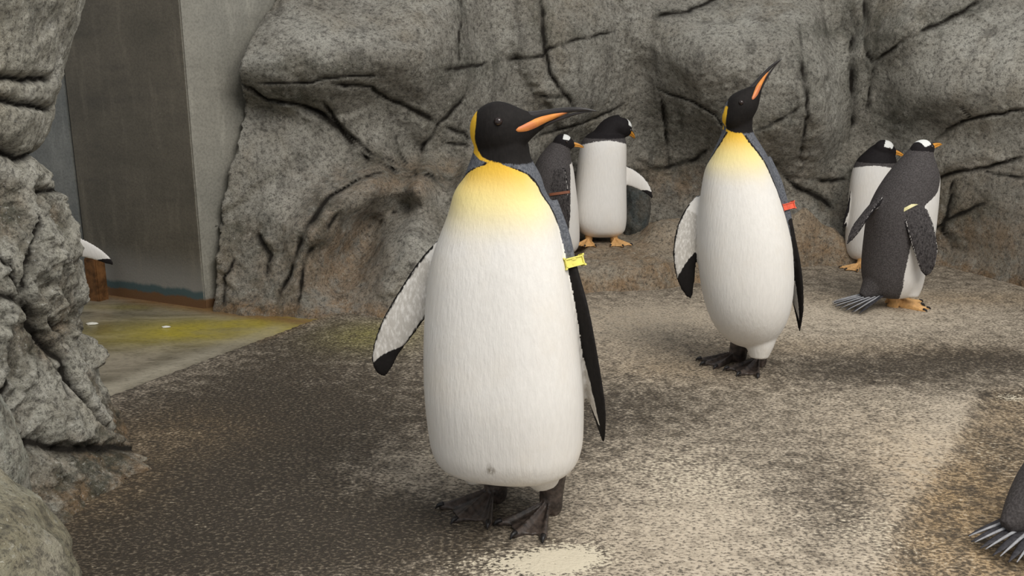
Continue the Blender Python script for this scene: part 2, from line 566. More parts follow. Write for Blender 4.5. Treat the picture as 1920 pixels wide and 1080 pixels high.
def make_band(fl, s, mat, parent, twin=False, clasp=0):
    C, E1, E2, hc, th = flipper_sections(fl)
    k = s * (len(C) - 1)

    def sect(kk):
        i = min(int(kk), len(C) - 2); t = kk - i
        mixv = lambda a: a[i] * (1 - t) + a[i + 1] * t
        return mixv(C), mixv(E1), mixv(E2), mixv(hc), mixv(th)

    T = unit(C[min(int(k) + 1, len(C) - 1)] - C[int(k)])
    V, Fs = [], []
    n = 28
    c, e1, e2, h, t_ = sect(k)
    for off in ((-0.0058, 0.0058) if twin else (0.0,)):
        b0 = len(V)
        hw = 0.0026 if twin else 0.0055
        for j in range(n):
            ph = 2 * math.pi * j / n
            for rad, dz in ((0.0008, -hw), (0.0042, -hw), (0.0042, hw), (0.0008, hw)):
                V.append(c + T * (off + dz) + e1 * math.cos(ph) * (h + rad) + e2 * math.sin(ph) * (t_ + rad + 0.0012))
        for j in range(n):
            for q in range(4):
                a = b0 + j * 4 + q; b_ = b0 + j * 4 + (q + 1) % 4
                a2 = b0 + ((j + 1) % n) * 4 + q; b2 = b0 + ((j + 1) % n) * 4 + (q + 1) % 4
                Fs.append((a, a2, b2, b_))
    band = link('flipper_band', mesh('flipper_band', V, Fs, False), mat, parent)
    if clasp:
        cc = c + e1 * (h - 0.004) * clasp
        bm = bmesh.new()
        bmesh.ops.create_cube(bm, size=1)
        M = Matrix((( *e1, 0), (*e2, 0), (*T, 0), (0, 0, 0, 1))).transposed()
        for v in bm.verts:
            p = Vector((v.co.x * 0.012, v.co.y * (2 * t_ + 0.010), v.co.z * 0.018))
            v.co = M @ p + Vector(cc)
        bmesh.ops.bevel(bm, geom=bm.edges[:], offset=0.0025, segments=2, affect='EDGES')
        me = bpy.data.meshes.new('clasp'); bm.to_mesh(me); bm.free()
        link('clasp', me, mat, band)
    return band


def penguin(name, base, sp):
    """sp: torso rows (z, cx, cy, rx, ryf, ryb) in metres from the base point; everything real size"""
    root = empty(name, base)
    king = sp['kind'] == 'king'
    vox = sp.get('voxel', 0.004)
    yaw = sp['yaw']
    fwd = np.array([math.sin(yaw), -math.cos(yaw), 0.0])
    lat = np.array([math.cos(yaw), math.sin(yaw), 0.0])
    Q = cat(sp['torso'], 5)
    C = np.stack([Q[:, 1], Q[:, 2], Q[:, 0]], 1)
    R = np.stack([np.maximum(Q[:, 4], .003), np.maximum(Q[:, 5], .003), np.maximum(Q[:, 3], .003), np.maximum(Q[:, 3], .003)], 1)
    parts = [loft(C, [fwd] * len(C), [lat] * len(C), R, 64, sp.get('power', 2.2), info=Q[:, 0])]
    zr = Q[:, 0]; rr = (Q[:, 3] + Q[:, 4]) / 2
    # head
    hc = np.asarray(sp['head'], float)
    hf = unit(sp['look'])
    hup = np.asarray(sp.get('up', (0, 0, 1)), float)
    hup = unit(hup - np.dot(hup, hf) * hf)
    hl = np.cross(hup, hf)
    hs = sp.get('head_scale', 1.0)
    hrows = sp.get('head_rows') or HEAD_ROWS[sp['kind']]
    HQ = cat(np.array(hrows) * hs, 4)
    HC = [hc + hf * r[0] + hup * r[1] for r in HQ]
    HR = np.stack([HQ[:, 3], HQ[:, 4], HQ[:, 2], HQ[:, 2]], 1)
    parts.append(loft(HC, [hup] * len(HC), [hl] * len(HC), np.maximum(HR, .002), 40))
    if 'neck' in sp:
        parts.append(tube([p for p, r in sp['neck']], [r for p, r in sp['neck']], 24, 5))
    nneck = len(parts)
    for fl in sp['flippers']:
        FC, E1, E2, h, t_ = flipper_sections(fl)
        parts.append(loft(FC, E1, E2, np.stack([h, h, t_, t_], 1), 32))
    nfl = len(parts)
    for P_, r_ in sp.get('bumps', []):
        parts.append(tube(P_, r_, 20, 5))
    new, V, Fs, comp, A = remesh(parts, vox, sp.get('smooth', 5))
    P, cid, AA = transfer(new, V, Fs, comp, A)
    n = len(P)
    t = AA[:, 0]
    # torso angle from the front, from the real position
    cx = np.interp(P[:, 2], Q[:, 0], Q[:, 1]); cy = np.interp(P[:, 2], Q[:, 0], Q[:, 2])
    rel = P[:, :2] - np.stack([cx, cy], 1)
    ff = rel @ fwd[:2]; ll = rel @ lat[:2]
    phi = np.degrees(np.arctan2(ll, ff))
    rad = np.interp(P[:, 2], zr, rr)
    zz = P[:, 2]
    phb = np.interp(zz, [q[0] for q in sp['edge']], [q[1] for q in sp['edge']])
    dk = np.radians(np.abs(phi) - phb) * np.maximum(rad, .03)
    bk = np.full(n, -0.05); gold = np.zeros(n); patch = np.full(n, -0.05); smudge = np.zeros(n)
    H = P - hc
    hh = unit([hf[0], hf[1], 0.0]) if sp.get('heading') is None else unit(sp['heading'])
    a2 = np.stack([H @ hh, H[:, 2]], 1)                         # side view of the head: along its heading, and height
    hloc = np.stack([H @ hf, H @ hup, H @ hl], 1) / hs          # along bill, crown, sideways
    if king:
        g0, g1 = sp.get('gold', (0.50, 0.72))
        gold = np.clip((zz - g0) / (g1 - g0), 0, 1.2)
        gold = gold * np.clip(1.25 - np.abs(phi) / 170, 0, 1)
        bk = np.where(zz > 0.25, 0.0035 - np.abs(dk - 0.002), -0.05)
        hood = poly_sdf(a2, sp['hood'])
        near = zz > sp['hood_z']
        bk = np.where(near, np.maximum(hood, np.where(hood < -.004, bk, -0.05)), bk)
        ph, pw = seg_dist(a2, [q[:2] for q in sp['patch']])
        wid = np.interp(pw, np.linspace(0, 1, len(sp['patch'])), [q[2] for q in sp['patch']])
        side = np.abs(H @ np.cross(np.array([0, 0, 1.0]), hh)) > 0.004
        patch = np.where(near & side, wid - ph, -0.05)
    else:
        zt = sp['bib']
        headsel = (cid >= 1) & (cid < nneck)
        zt = zt - 2.2 * ll ** 2
        dk = np.maximum(dk, zz - zt)
        dk = np.where(headsel, np.maximum(zz - zt, 0.01 if sp.get('headdark', True) else 0), dk)
        bk = np.where(headsel, 0.01, -0.05)
        bk = np.maximum(bk, zz - sp.get('blackz', sp['bib'] + 0.04))
        q0 = sp.get('patchbox', (-0.022, 0.014, 0.016))
        patch = np.minimum(np.minimum(hloc[:, 0] - q0[0], q0[1] - hloc[:, 0] + 0.25 * (hloc[:, 1] - q0[2])), hloc[:, 1] - q0[2])
        patch = np.where(headsel, patch, -0.05)
    # flippers
    for k in range(nneck, nfl):
        m = cid == k
        fl = sp['flippers'][k - nneck]
        s_, le, un = AA[:, 0], AA[:, 1], AA[:, 2]
        lead, trail, tip = fl.get('marks', (0.72, 0.80, 0.78))
        hcw = np.mean([p[1] for p in fl['pts'][:-1]])
        top = np.where(un > 0, -1.0, 1.0)
        under_dark = np.maximum.reduce([(le - lead) * hcw, (-le - trail) * hcw, (s_ - tip - 0.12 * le) * fl.get('len', .25)])
        fd = np.where(top > 0, 0.02, under_dark)
        fd = np.where((top > 0) & (s_ < fl.get('grey_to', 0.0)), -0.02, fd)
        shoulder = s_ < fl.get('root', 0.12)
        if king:
            bk = np.where(m & ~shoulder, fd, np.where(m, -0.02, bk))
            dk = np.where(m, np.where(shoulder, np.where((un > 0.2) & (not fl.get('cape', False)), dk, 0.02), -0.02), dk)
            smudge = np.where(m & (top < 0) & (s_ > .15), fl.get('smudge', 0.35), smudge)
        else:
            edge_white = np.where((np.abs(le) > 0.90), -0.012, fd)
            dk = np.where(m, np.where(top > 0, edge_white, fd), dk)
            bk = np.where(m, np.where(un < -0.3, 0.0, fd) - 0.0005, bk)
        gold = np.where(m, 0, gold); patch = np.where(m, -0.05, patch)
    for k in range(nfl, len(parts)):
        m = cid == k
        b = sp['bump_dark'][k - nfl]
        if b is not None: dk = np.where(m, b, dk)
        gold = np.where(m, 0, gold)
    for (p_, r_, a_) in sp.get('spots', []):
        d = np.linalg.norm(P - np.asarray(p_), axis=1)
        smudge = np.maximum(smudge, a_ * np.clip(1.6 - d / r_, 0, 1))
    for nm, vals in (('dk', dk), ('bk', bk), ('gold', gold), ('patch', patch), ('smudge', smudge)):
        fattr(new, nm, vals)
    new.name = 'penguin_body'
    link('body', new, MAT[sp['kind']], root)
    # bill
    if sp.get('bill', True):
        make_bill(sp, root, hc, hf, hup, hl, hs)
    for sgn in (-1, 1):
        e = EYE[sp['kind']]
        p = hc + hs * (hf * e[0] + hup * e[1] + hl * sgn * e[2])
        bm = bmesh.new()
        bmesh.ops.create_uvsphere(bm, u_segments=14, v_segments=10, radius=e[3] * hs)
        me = bpy.data.meshes.new('eye'); bm.to_mesh(me); bm.free()
        me.polygons.foreach_set('use_smooth', [True] * len(me.polygons))
        link('eye', me, MAT['eye'], root, tuple(map(float, p)))
    for ft in sp['feet']:
        make_foot(sp.get('foot_len', 0.115), ft['yaw'], np.array([ft['p'][0], ft['p'][1], ft.get('z', 0.0)]), ft.get('h', 0.1), ft.get('r', 0.017),
                  np.array(ft.get('lean', (0, 0, 0)), float), MAT[sp['kind'] + '_foot'], root, 0.0026 if king else 0.0028, ft.get('splay', 0.62))
    for bd in sp.get('bands', []):
        make_band(sp['flippers'][bd['flipper']], bd['s'], MAT[bd['mat']], root, bd.get('twin', False), bd.get('clasp', 0))
    if 'tail' in sp:
        make_tail(sp['tail'], root)
    return root


def make_bill(sp, root, hc, hf, hup, hl, hs):
    if sp['kind'] == 'king':
        rows = [(0.040, 0.008, .012, .012), (0.065, 0.008, .0090, .0085), (0.095, 0.0085, .0062, .0062), (0.125, 0.007, .0045, .0048), (0.150, 0.003, .003, .0034), (0.172, -0.004, .0008, .001)]
        low = [(0.024, -0.009, .0265, .0030), (0.030, -0.009, .0285, .0095), (0.042, -0.008, .0235, .0125), (0.058, -0.005, .0170, .0115), (0.078, -0.001, .0112, .0085), (0.098, 0.002, .0074, .0055), (0.114, 0.0035, .004, .003), (0.126, 0.004, .0008, .0008)]
        under = [(0.040, -0.018, .008, .006), (0.07, -0.0125, .006, .0045), (0.11, -0.0045, .004, .003), (0.145, -0.0015, .0018, .002), (0.164, -0.004, .0006, .0006)]
        b = None
        for nm, rws, mt in (('beak', rows, 'king_bill'), ('mandible_plate', low, 'king_plate'), ('lower_mandible', under, 'king_bill')):
            v = bill_loft(rws, hc, hf, hup, hl, hs)
            o = link(nm, mesh(nm, v[0], v[1]), MAT[mt], root if b is None else b)
            if b is None: b = o
    else:
        up = [(0.030, 0.000, .009, .010), (0.045, 0.002, .008, .0085), (0.062, 0.001, .006, .0065), (0.078, -0.003, .0035, .0042), (0.088, -0.009, .0008, .0012)]
        lo = [(0.030, -0.009, .008, .005), (0.050, -0.007, .006, .0045), (0.070, -0.007, .004, .003), (0.081, -0.009, .0008, .001)]
        cul = [(0.030, 0.008, .005, .004), (0.050, 0.0088, .0042, .0034), (0.070, 0.003, .0032, .003), (0.086, -0.0055, .0012, .0022)]
        b = None
        for nm, rws, mt in (('beak', up, 'gentoo_bill'), ('lower_mandible', lo, 'gentoo_bill'), ('culmen', cul, 'king_bill')):
            v = bill_loft(rws, hc, hf, hup, hl, hs)
            o = link(nm, mesh(nm, v[0], v[1]), MAT[mt], root if b is None else b)
            if b is None: b = o


def bill_loft(rows, hc, hf, hup, hl, hs):
    Q = cat(np.array(rows) * hs, 5)
    C = [hc + hf * r[0] + hup * r[1] for r in Q]
    R = np.maximum(np.stack([Q[:, 3], Q[:, 3], Q[:, 2], Q[:, 2]], 1), .0004)
    return loft(C, [hup] * len(C), [hl] * len(C), R, 16)


def make_tail(tl, root):
    """stiff separate tail feathers fanned out from the rump"""
    p0 = np.asarray(tl['p'], float); d0 = unit(tl['dir'])
    side = unit(np.cross(d0, (0, 0, 1))); upv = np.cross(side, d0)
    n = tl['n']
    for i in range(n):
        k = (i / (n - 1) - 0.5) * 2
        d = unit(d0 + side * k * tl['spread'] + upv * (-0.10 * k * k + 0.05 * (i % 2)))
        L = tl['len'] * (1 - 0.18 * k * k)
        s = unit(np.cross(d, upv))
        u = np.cross(s, d)
        start = p0 + side * k * tl['w0'] + upv * 0.001 * (i % 2) - d * 0.03
        g = 1.15 if i % 2 == 0 else 0.42
        rows = [(0, .007 * g, .003), (0.35, .0085 * g, .0028), (0.75, .006 * g, .002), (1.0, .001, .0008)]
        Q = cat(rows, 4)
        C = [start + d * q[0] * (L + .03) - np.array([0, 0, 0.010]) * q[0] ** 2 for q in Q]
        R = np.stack([np.maximum(Q[:, 1], .0006), np.maximum(Q[:, 1], .0006), np.maximum(Q[:, 2], .0004), np.maximum(Q[:, 2], .0004)], 1)
        v, f, _ = loft(C, [s] * len(C), [u] * len(C), R, 8)
        link('tail_feather', mesh('tail_feather', v, f), MAT['feather_dark' if i % 2 == 0 else 'feather_pale'], root)


# rows: along the bill, raise, half width, up, down
HEAD_ROWS = {
    'king': [(-0.060, -0.006, .004, .006, .006), (-0.054, -0.004, .020, .024, .030), (-0.040, -0.002, .034, .038, .046), (-0.020, 0, .0415, .0455, .056), (0.000, 0, .0405, .0465, .058),
             (0.018, -0.002, .034, .042, .051), (0.035, -0.003, .0245, .032, .038), (0.052, -0.003, .0160, .0215, .026), (0.070, -0.002, .0100, .0145, .017), (0.090, 0.000, .006, .0085, .010), (0.102, 0.001, .002, .003, .003)],
    'gentoo': [(-0.050, -0.004, .004, .004, .006), (-0.044, -0.003, .018, .020, .024), (-0.030, 0, .030, .031, .038), (-0.008, 0, .037, .037, .042), (0.012, 0, .034, .034, .036),
               (0.028, -0.002, .024, .024, .026), (0.042, -0.003, .012, .013, .014), (0.052, -0.003, .002, .003, .003)],
}
EYE = {'king': (0.001, 0.012, .0378, .0076), 'gentoo': (0.010, 0.008, .0325, .0055)}


# ================================================================== SETTING
def fbm(P, scale, octaves=5, H=1.0, lac=2.1, off=0.0):
    return np.array([noise.fractal(Vector((p[0] * scale + off, p[1] * scale, p[2] * scale)), H, lac, octaves) for p in P])


def grid_faces(nu, nv):
    return [(j * nu + i, j * nu + i + 1, (j + 1) * nu + i + 1, (j + 1) * nu + i) for j in range(nv - 1) for i in range(nu - 1)]


class Thin:
    """thin-plate surface through scattered heights"""
    def __init__(self, pts, vals, lam=0.0002):
        self.p = np.asarray(pts, float); v = np.asarray(vals, float); n = len(v)
        K = self.k(np.linalg.norm(self.p[:, None] - self.p[None], axis=2)) + lam * np.eye(n)
        Pm = np.hstack([np.ones((n, 1)), self.p])
        A = np.block([[K, Pm], [Pm.T, np.zeros((3, 3))]])
        s = np.linalg.solve(A, np.concatenate([v, np.zeros(3)]))
        self.w, self.a = s[:n], s[n:]

    @staticmethod
    def k(r):
        return np.where(r > 1e-9, r * r * np.log(np.maximum(r, 1e-9)), 0.0)

    def __call__(self, q):
        q = np.atleast_2d(q)
        out = np.empty(len(q))
        for i in range(0, len(q), 20000):
            s = q[i:i + 20000]
            out[i:i + 20000] = self.k(np.linalg.norm(s[:, None] - self.p[None], axis=2)) @ self.w + self.a[0] + s @ self.a[1:]
        return out


# ---- rock wall at the back: distances measured at landmarks of the rock face
CP = [  # (pixel of the landmark, its distance)
    # lower block on the near side
    (400, 575, 3.24), (470, 580, 3.20), (540, 583, 3.18), (400, 470, 3.27), (470, 470, 3.27), (530, 480, 3.27), (430, 350, 3.33), (500, 370, 3.33), (560, 370, 3.34),
    (450, 260, 3.38), (530, 270, 3.42), (600, 300, 3.44), (480, 205, 3.44), (560, 225, 3.48), (640, 320, 3.46),
    # overhanging boulder
    (455, 130, 3.28), (520, 150, 3.30), (600, 170, 3.36), (560, 90, 3.30), (640, 110, 3.33), (470, 60, 3.40), (560, 20, 3.48), (700, 30, 3.55), (640, -50, 3.75), (740, 120, 3.42), (800, 80, 3.52), (850, 40, 3.66),
    # cracked panel
    (680, 190, 3.50), (760, 170, 3.55), (720, 250, 3.60), (800, 250, 3.66), (850, 170, 3.66), (860, 270, 3.74), (780, 310, 3.66), (850, 320, 3.72),
    # arch, hollow and knob
    (572, 520, 3.18), (608, 445, 3.22), (648, 390, 3.28), (705, 356, 3.33), (780, 348, 3.36), (860, 345, 3.5), (600, 585, 3.15),
    (635, 530, 3.32), (662, 470, 3.44), (700, 418, 3.49), (765, 388, 3.50), (840, 392, 3.50), (722, 470, 3.27), (765, 430, 3.28), (800, 500, 3.15), (760, 520, 3.14), (705, 540, 3.18), (740, 585, 3.14), (660, 585, 3.18), (850, 560, 3.2), (930, 500, 3.5), (930, 560, 3.45),
    # recess behind the two small penguins
    (900, 60, 3.86), (950, 160, 3.95), (930, 250, 3.95), (1000, 60, 3.98), (1060, 130, 4.04), (1110, 60, 4.12), (1180, 40, 4.25), (1130, 170, 4.22), (1200, 130, 4.36), (1040, 230, 4.12), (1150, 260, 4.40), (1220, 230, 4.45),
    (1190, 330, 4.50), (1240, 300, 4.50), (1260, 360, 4.48), (1100, 350, 4.46), (1020, 350, 4.3), (1100, 440, 4.46), (1200, 420, 4.48), (980, 450, 4.2), (1000, 520, 4.1),
    # big boulder of the middle
    (1270, 110, 4.14), (1350, 70, 4.08), (1430, 50, 4.12), (1330, 20, 4.32), (1420, 0, 4.32), (1300, 200, 4.22), (1380, 180, 4.04), (1450, 150, 3.98), (1480, 240, 4.02), (1400, 270, 4.12), (1330, 260, 4.30), (1290, 290, 4.44), (1540, 130, 4.06), (1560, 250, 4.10), (1520, 30, 4.2),
    (1595, 150, 4.24), (1600, 260, 4.28), (1610, 60, 4.26), (1440, 330, 4.22), (1500, 360, 4.20), (1560, 360, 4.24), (1350, 370, 4.36), (1480, 440, 4.12), (1560, 460, 4.1), (1380, 450, 4.3),
    # slabs on the far right
    (1660, 60, 4.06), (1660, 170, 4.14), (1720, 110, 3.98), (1780, 50, 3.92), (1860, 30, 3.88), (1760, 180, 3.88), (1840, 130, 3.76), (1900, 120, 3.68), (1980, 120, 3.6), (1680, 270, 4.16), (1740, 250, 4.04), (1800, 210, 3.86), (1880, 200, 3.70),
    (1660, 360, 4.14), (1790, 300, 3.92), (1860, 280, 3.80), (1930, 270, 3.68), (1790, 370, 3.94), (1850, 400, 3.80), (1910, 390, 3.66), (1750, 440, 4.04), (1800, 470, 3.94), (1860, 490, 3.76), (1920, 520, 3.58), (1990, 480, 3.45), (2100, 300, 3.4), (1700, 470, 4.1), (2200, 520, 3.2)]
_cp = np.array([at(*c) for c in CP])
wall_y = Thin(_cp[:, [0, 2]], _cp[:, 1])


def wall_hit(px, py):
    Y = 3.7
    for _ in range(30):
        p = at(px, py, Y)
        Y += 0.5 * (wall_y([[p[0], p[2]]])[0] - Y)
    return at(px, py, Y)


CRACKS = [  # width in metres, depth, polyline of landmarks
    (.011, .05, [(440, 150), (470, 166), (500, 186), (545, 192), (590, 210), (630, 240), (655, 265), (690, 300), (740, 320), (800, 328), (845, 336)]),
    (.008, .03, [(600, 190), (625, 225), (665, 262), (700, 290), (760, 312)]),
    (.004, .018, [(455, 150), (520, 156), (580, 155), (610, 145), (700, 140), (840, 130), (900, 122), (960, 112), (1015, 105), (1030, 90), (1080, 75), (1140, 60), (1190, 60)]),
    (.007, .025, [(620, 155), (650, 160), (695, 162), (710, 175), (740, 190), (770, 205), (800, 220), (820, 235)]),
    (.007, .022, [(760, 315), (790, 280), (820, 235), (845, 210), (870, 180)]),
    (.005, .03, [(860, -20), (861, 60), (862, 120)]),
    (.006, .03, [(1010, -20), (1018, 60), (1022, 100), (1030, 140), (1060, 180), (1078, 205)]),
    (.008, .035, [(520, 560), (540, 520), (560, 460), (590, 410), (615, 370), (650, 350), (690, 330), (720, 325)]),
    (.005, .02, [(555, 580), (565, 520), (580, 470), (620, 420), (640, 395)]),
    (.010, .04, [(1225, 32), (1290, 22), (1330, 2), (1360, -10)]),
    (.006, .025, [(1235, 168), (1300, 190), (1340, 215), (1352, 238)]),
    (.007, .03, [(1240, 180), (1250, 260), (1255, 312)]), (.007, .025, [(1185, 322), (1255, 314), (1300, 300), (1330, 278)]),
    (.004, .016, [(1410, 245), (1460, 225), (1500, 200)]), (.006, .02, [(1500, 60), (1503, 130), (1512, 190), (1510, 240), (1500, 300)]),
    (.012, .05, [(1598, 20), (1600, 140), (1603, 230), (1598, 340)]), (.009, .03, [(1622, -10), (1626, 60), (1628, 105), (1640, 118)]),
    (.006, .03, [(1640, 116), (1690, 78), (1740, 56), (1800, 26), (1855, -8)]), (.005, .02, [(1640, 120), (1630, 180), (1622, 310)]),
    (.006, .03, [(1750, 262), (1790, 235), (1830, 220), (1880, 212), (1930, 204)]), (.004, .015, [(1800, 200), (1818, 220)]),
    (.008, .035, [(1745, 342), (1790, 326), (1860, 315), (1930, 294)]), (.005, .02, [(1850, 320), (1900, 332), (1930, 334)]),
    (.007, .025, [(1790, 330), (1782, 390), (1765, 430), (1788, 478)]), (.006, .02, [(1745, 432), (1790, 405), (1850, 380)]),
    (.010, .04, [(1440, 300), (1490, 350), (1540, 372), (1565, 392)]), (.006, .02, [(1480, 330), (1560, 340), (1590, 335)]),
    (.006, .022, [(478, 440), (505, 480), (500, 522)]), (.004, .015, [(420, 575), (420, 520), (440, 490)]),
    (.006, .02, [(740, 250), (760, 300), (780, 322)]), (.005, .018, [(800, 240), (792, 300)]), (.005, .018, [(835, 240), (870, 250), (880, 262)]), (.005, .018, [(870, 270), (862, 332)]), (.004, .015, [(835, 268), (880, 275)]),
    (.004, .015, [(1010, 180), (1060, 182)]), (.005, .018, [(1000, 260), (1060, 240), (1120, 220), (1170, 195)]),
    (.004, .014, [(690, 430), (740, 400), (830, 415)]),
]
CR3 = [(w, d, np.array([wall_hit(*q) for q in pl])) for w, d, pl in CRACKS]

EDGE_PX = [(520, -60), (500, 0), (470, 50), (444, 95), (436, 150), (440, 205), (430, 265), (408, 350), (393, 430), (386, 520), (383, 575)]
edge3 = np.array([wall_hit(x + 6, y) for x, y in EDGE_PX])
edge3 = edge3[np.argsort(edge3[:, 2])]


def build_wall():
    dx = 0.0078
    xs = np.arange(-1.34, 3.1, dx); zs = np.arange(-0.06, 1.62, dx)
    X, Z = np.meshgrid(xs, zs)
    q = np.stack([X.ravel(), Z.ravel()], 1)
    zc = np.clip(q[:, 1], -0.02, 1.25)
    Y = wall_y(np.stack([q[:, 0], zc], 1))
    Y = np.clip(Y, 2.9, 5.0)
    Y += np.maximum(q[:, 1] - 1.25, 0) * 0.5
    P = np.stack([q[:, 0], Y, q[:, 1]], 1)
    base = P.copy()
    # broad chiselled relief, then lumps and grit
    d = np.zeros(len(P))
    big = fbm(P, 2.6, 4, 0.9)
    d += 0.012 * big
    rid = 1 - np.abs(fbm(P, 5.5, 4, 0.8, off=7.3)) * 1.3
    d += 0.008 * np.clip(rid, -0.5, 1)
    fine = fbm(P, 24, 4, 0.7, off=3.1)
    d += 0.006 * fine
    # chipped planes
    cell = np.empty(len(P))
    for i, p in enumerate(P):
        dist, pts = noise.voronoi(Vector((p[0] * 2.6 + 1.7 * fine[i] * .03, p[1] * 2.6, p[2] * 2.2 + 5)))
        c = pts[0]
        hx = noise.cell_vector(Vector((c.x * 31.7, c.y * 17.1, c.z * 23.3)))
        w = min(1.0, max(0.0, (dist[1] - dist[0]) / 0.10))
        cell[i] = ((p[0] * 2.6 - c.x) * (hx.x - .5) + (p[2] * 2.2 + 5 - c.z) * (hx.z - .5)) * 0.10 * w
    d += cell
    low = np.clip(1 - q[:, 1] / 0.42, 0, 1)
    d += low * 0.014 * fbm(P, 13, 4, 0.7, off=11)
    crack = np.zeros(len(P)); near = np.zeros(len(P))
    warp = np.stack([fbm(P, 16, 3, 0.8, off=21), np.zeros(len(P)), fbm(P, 16, 3, 0.8, off=31)], 1) * 0.007
    for w, dep, pl in CR3:
        lo, hi = pl.min(0) - 0.22, pl.max(0) + 0.22
        m = np.where((base[:, 0] > lo[0]) & (base[:, 0] < hi[0]) & (base[:, 2] > lo[2]) & (base[:, 2] < hi[2]))[0]
        if not len(m): continue
        ds, t = seg_dist((base[m] + warp[m]), pl)
        taper = np.clip(np.minimum(t, 1 - t) * 7 + 0.35, 0, 1)
        ww = w * (0.55 + 0.9 * np.clip(big[m] * .6 + .5, 0, 1)) * taper
        d[m] -= dep * 0.8 * taper * np.exp(-(ds / (ww * 1.15 + .003)) ** 2)
        crack[m] = np.maximum(crack[m], np.exp(-(ds / (ww * 0.85 + 0.003)) ** 2) * taper)  # mask for the dirt and painted shade in the cracks
        near[m] = np.maximum(near[m], np.exp(-(ds / 0.07) ** 2))
    # the face turns back at its free edge next to the concrete
    xe = np.interp(P[:, 2], edge3[:, 2], edge3[:, 0])
    back = np.maximum(0, xe + 0.02 + 0.012 * fine - P[:, 0])
    Yn = P[:, 1] - d + np.where(back > 0, back ** 1.0 * 4.5, 0)
    P2 = np.stack([P[:, 0], Yn, P[:, 2]], 1)
    me = mesh('wall_back', P2, grid_faces(len(xs), len(zs)))
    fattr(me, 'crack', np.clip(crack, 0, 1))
    x, z = P[:, 0], P[:, 2]
    rust = np.exp(-(z / 0.05) ** 2) * 1.1
    a0 = wall_hit(640, 480)
    rust = np.maximum(rust, 0.75 * np.exp(-(((x - a0[0]) / 0.20) ** 2 + ((z - a0[2]) / 0.22) ** 2)))
    a1 = wall_hit(760, 330)
    rust = np.maximum(rust, 0.7 * np.exp(-(((x - a1[0]) / 0.28) ** 2 + ((z - a1[2]) / 0.06) ** 2)))
    a2 = wall_hit(1270, 340)
    rust = np.maximum(rust, 0.65 * np.exp(-(((x - a2[0]) / 0.25) ** 2 + ((z - a2[2]) / 0.11) ** 2)))
    a3 = wall_hit(1800, 440)
    rust = np.maximum(rust, 0.6 * np.exp(-(((x - a3[0]) / 0.35) ** 2 + ((z - a3[2]) / 0.16) ** 2)))
    rust = np.maximum(rust, 0.45 * near * np.clip(1 - z / 0.7, 0, 1))
    fattr(me, 'rust', np.clip(rust, 0, 1))
    moss = 0.55 * near * np.clip(big + .6, 0, 1)
    for px, py, rx, rz, k in ((580, 130, .22, .05, .7), (540, 180, .14, .05, .8), (1640, 80, .06, .22, .6), (1690, 220, .13, .10, .6), (1290, 230, .14, .16, .55), (1560, 60, .3, .04, .6), (1620, 320, .1, .08, .7),
                              (450, 440, .1, .08, .6), (700, 300, .12, .05, .5), (1700, 50, .12, .07, .6), (1240, 250, .09, .2, .45), (1100, 250, .16, .12, .4)):
        c = wall_hit(px, py)
        moss = np.maximum(moss, k * np.exp(-(((x - c[0]) / rx) ** 2 + ((z - c[2]) / rz) ** 2)))
    fattr(me, 'moss', np.clip(moss, 0, 1))
    pale = np.zeros(len(x))
    for px, py, rx, rz, k in ((1850, 110, .26, .16, .9), (1930, 230, .2, .1, .6), (620, 60, .3, .07, .6), (520, 110, .14, .06, .5), (545, 400, .10, .18, .55), (765, 490, .09, .13, .7), (1400, 60, .2, .05, .6), (1050, 170, .16, .10, .3), (1850, 460, .16, .12, .4), (1560, 150, .12, .18, .35)):
        c = wall_hit(px, py)
        pale = np.maximum(pale, k * np.exp(-((((x - c[0]) / rx) ** 2 + ((z - c[2]) / rz) ** 2) ** 1.5)))
    fattr(me, 'pale', pale)
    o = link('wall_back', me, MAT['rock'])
    tag(o, 'cracked grey rock face with an arched hollow behind the penguins', None, kind='structure')
    return o


build_wall()


# ---- concrete walls and the door panel behind the pillar
def slab(name, p, q, z0, z1, th, m):
    p, q = np.array(p, float), np.array(q, float)
    d = unit(q - p); nrm = np.array([-d[1], d[0]])
    if nrm[1] < 0: nrm = -nrm
    bm = bmesh.new()
    L = np.linalg.norm(q - p)
    bmesh.ops.create_cube(bm, size=1)
    for v in bm.verts:
        u = (v.co.x + .5) * L; w = (v.co.y + .5) * th; h = z0 + (v.co.z + .5) * (z1 - z0)
        xy = p + d * u + nrm * w
        v.co = (xy[0], xy[1], h)
    bmesh.ops.recalc_face_normals(bm, faces=bm.faces)
    bmesh.ops.bevel(bm, geom=bm.edges[:], offset=0.004, segments=2, affect='EDGES')
    me = bpy.data.meshes.new(name); bm.to_mesh(me); bm.free()
    return link(name, me, m)


CN = np.array([-1.153, 3.282])
dl = unit(np.array([-0.4436, 0.204]))
sx = 0.60
o = slab('wall_left', CN, CN + dl * sx, -0.06, 1.75, 0.14, MAT['shaded_concrete'])
tag(o, 'stained concrete wall, darkened for shade, with a teal line at its foot', kind='structure')
o = slab('door_1', CN + dl * (sx + 0.006), CN + dl * (sx + 2.6), -0.06, 1.75, 0.10, MAT['blue_concrete'])
tag(o, 'bluish grey panel beyond the narrow dark seam', kind='structure')
o = slab('trim_1', CN + dl * (sx - 0.02) + np.array([0, .012]), CN + dl * (sx + 0.04) + np.array([0, .012]), -0.05, 1.74, 0.02, MAT['seam'])
tag(o, 'narrow dark seam between the concrete panels', kind='structure')
o = slab('wall_right_return', CN + np.array([0.003, 0.0]), CN + unit(np.array([0.60, 0.80])) * 1.25, -0.06, 1.75, 0.14, MAT['grey_concrete'])
o.name = 'wall_corner'
tag(o, 'pale grey concrete wall strip beside the rock face', kind='structure')
pr = ground(181, 556)
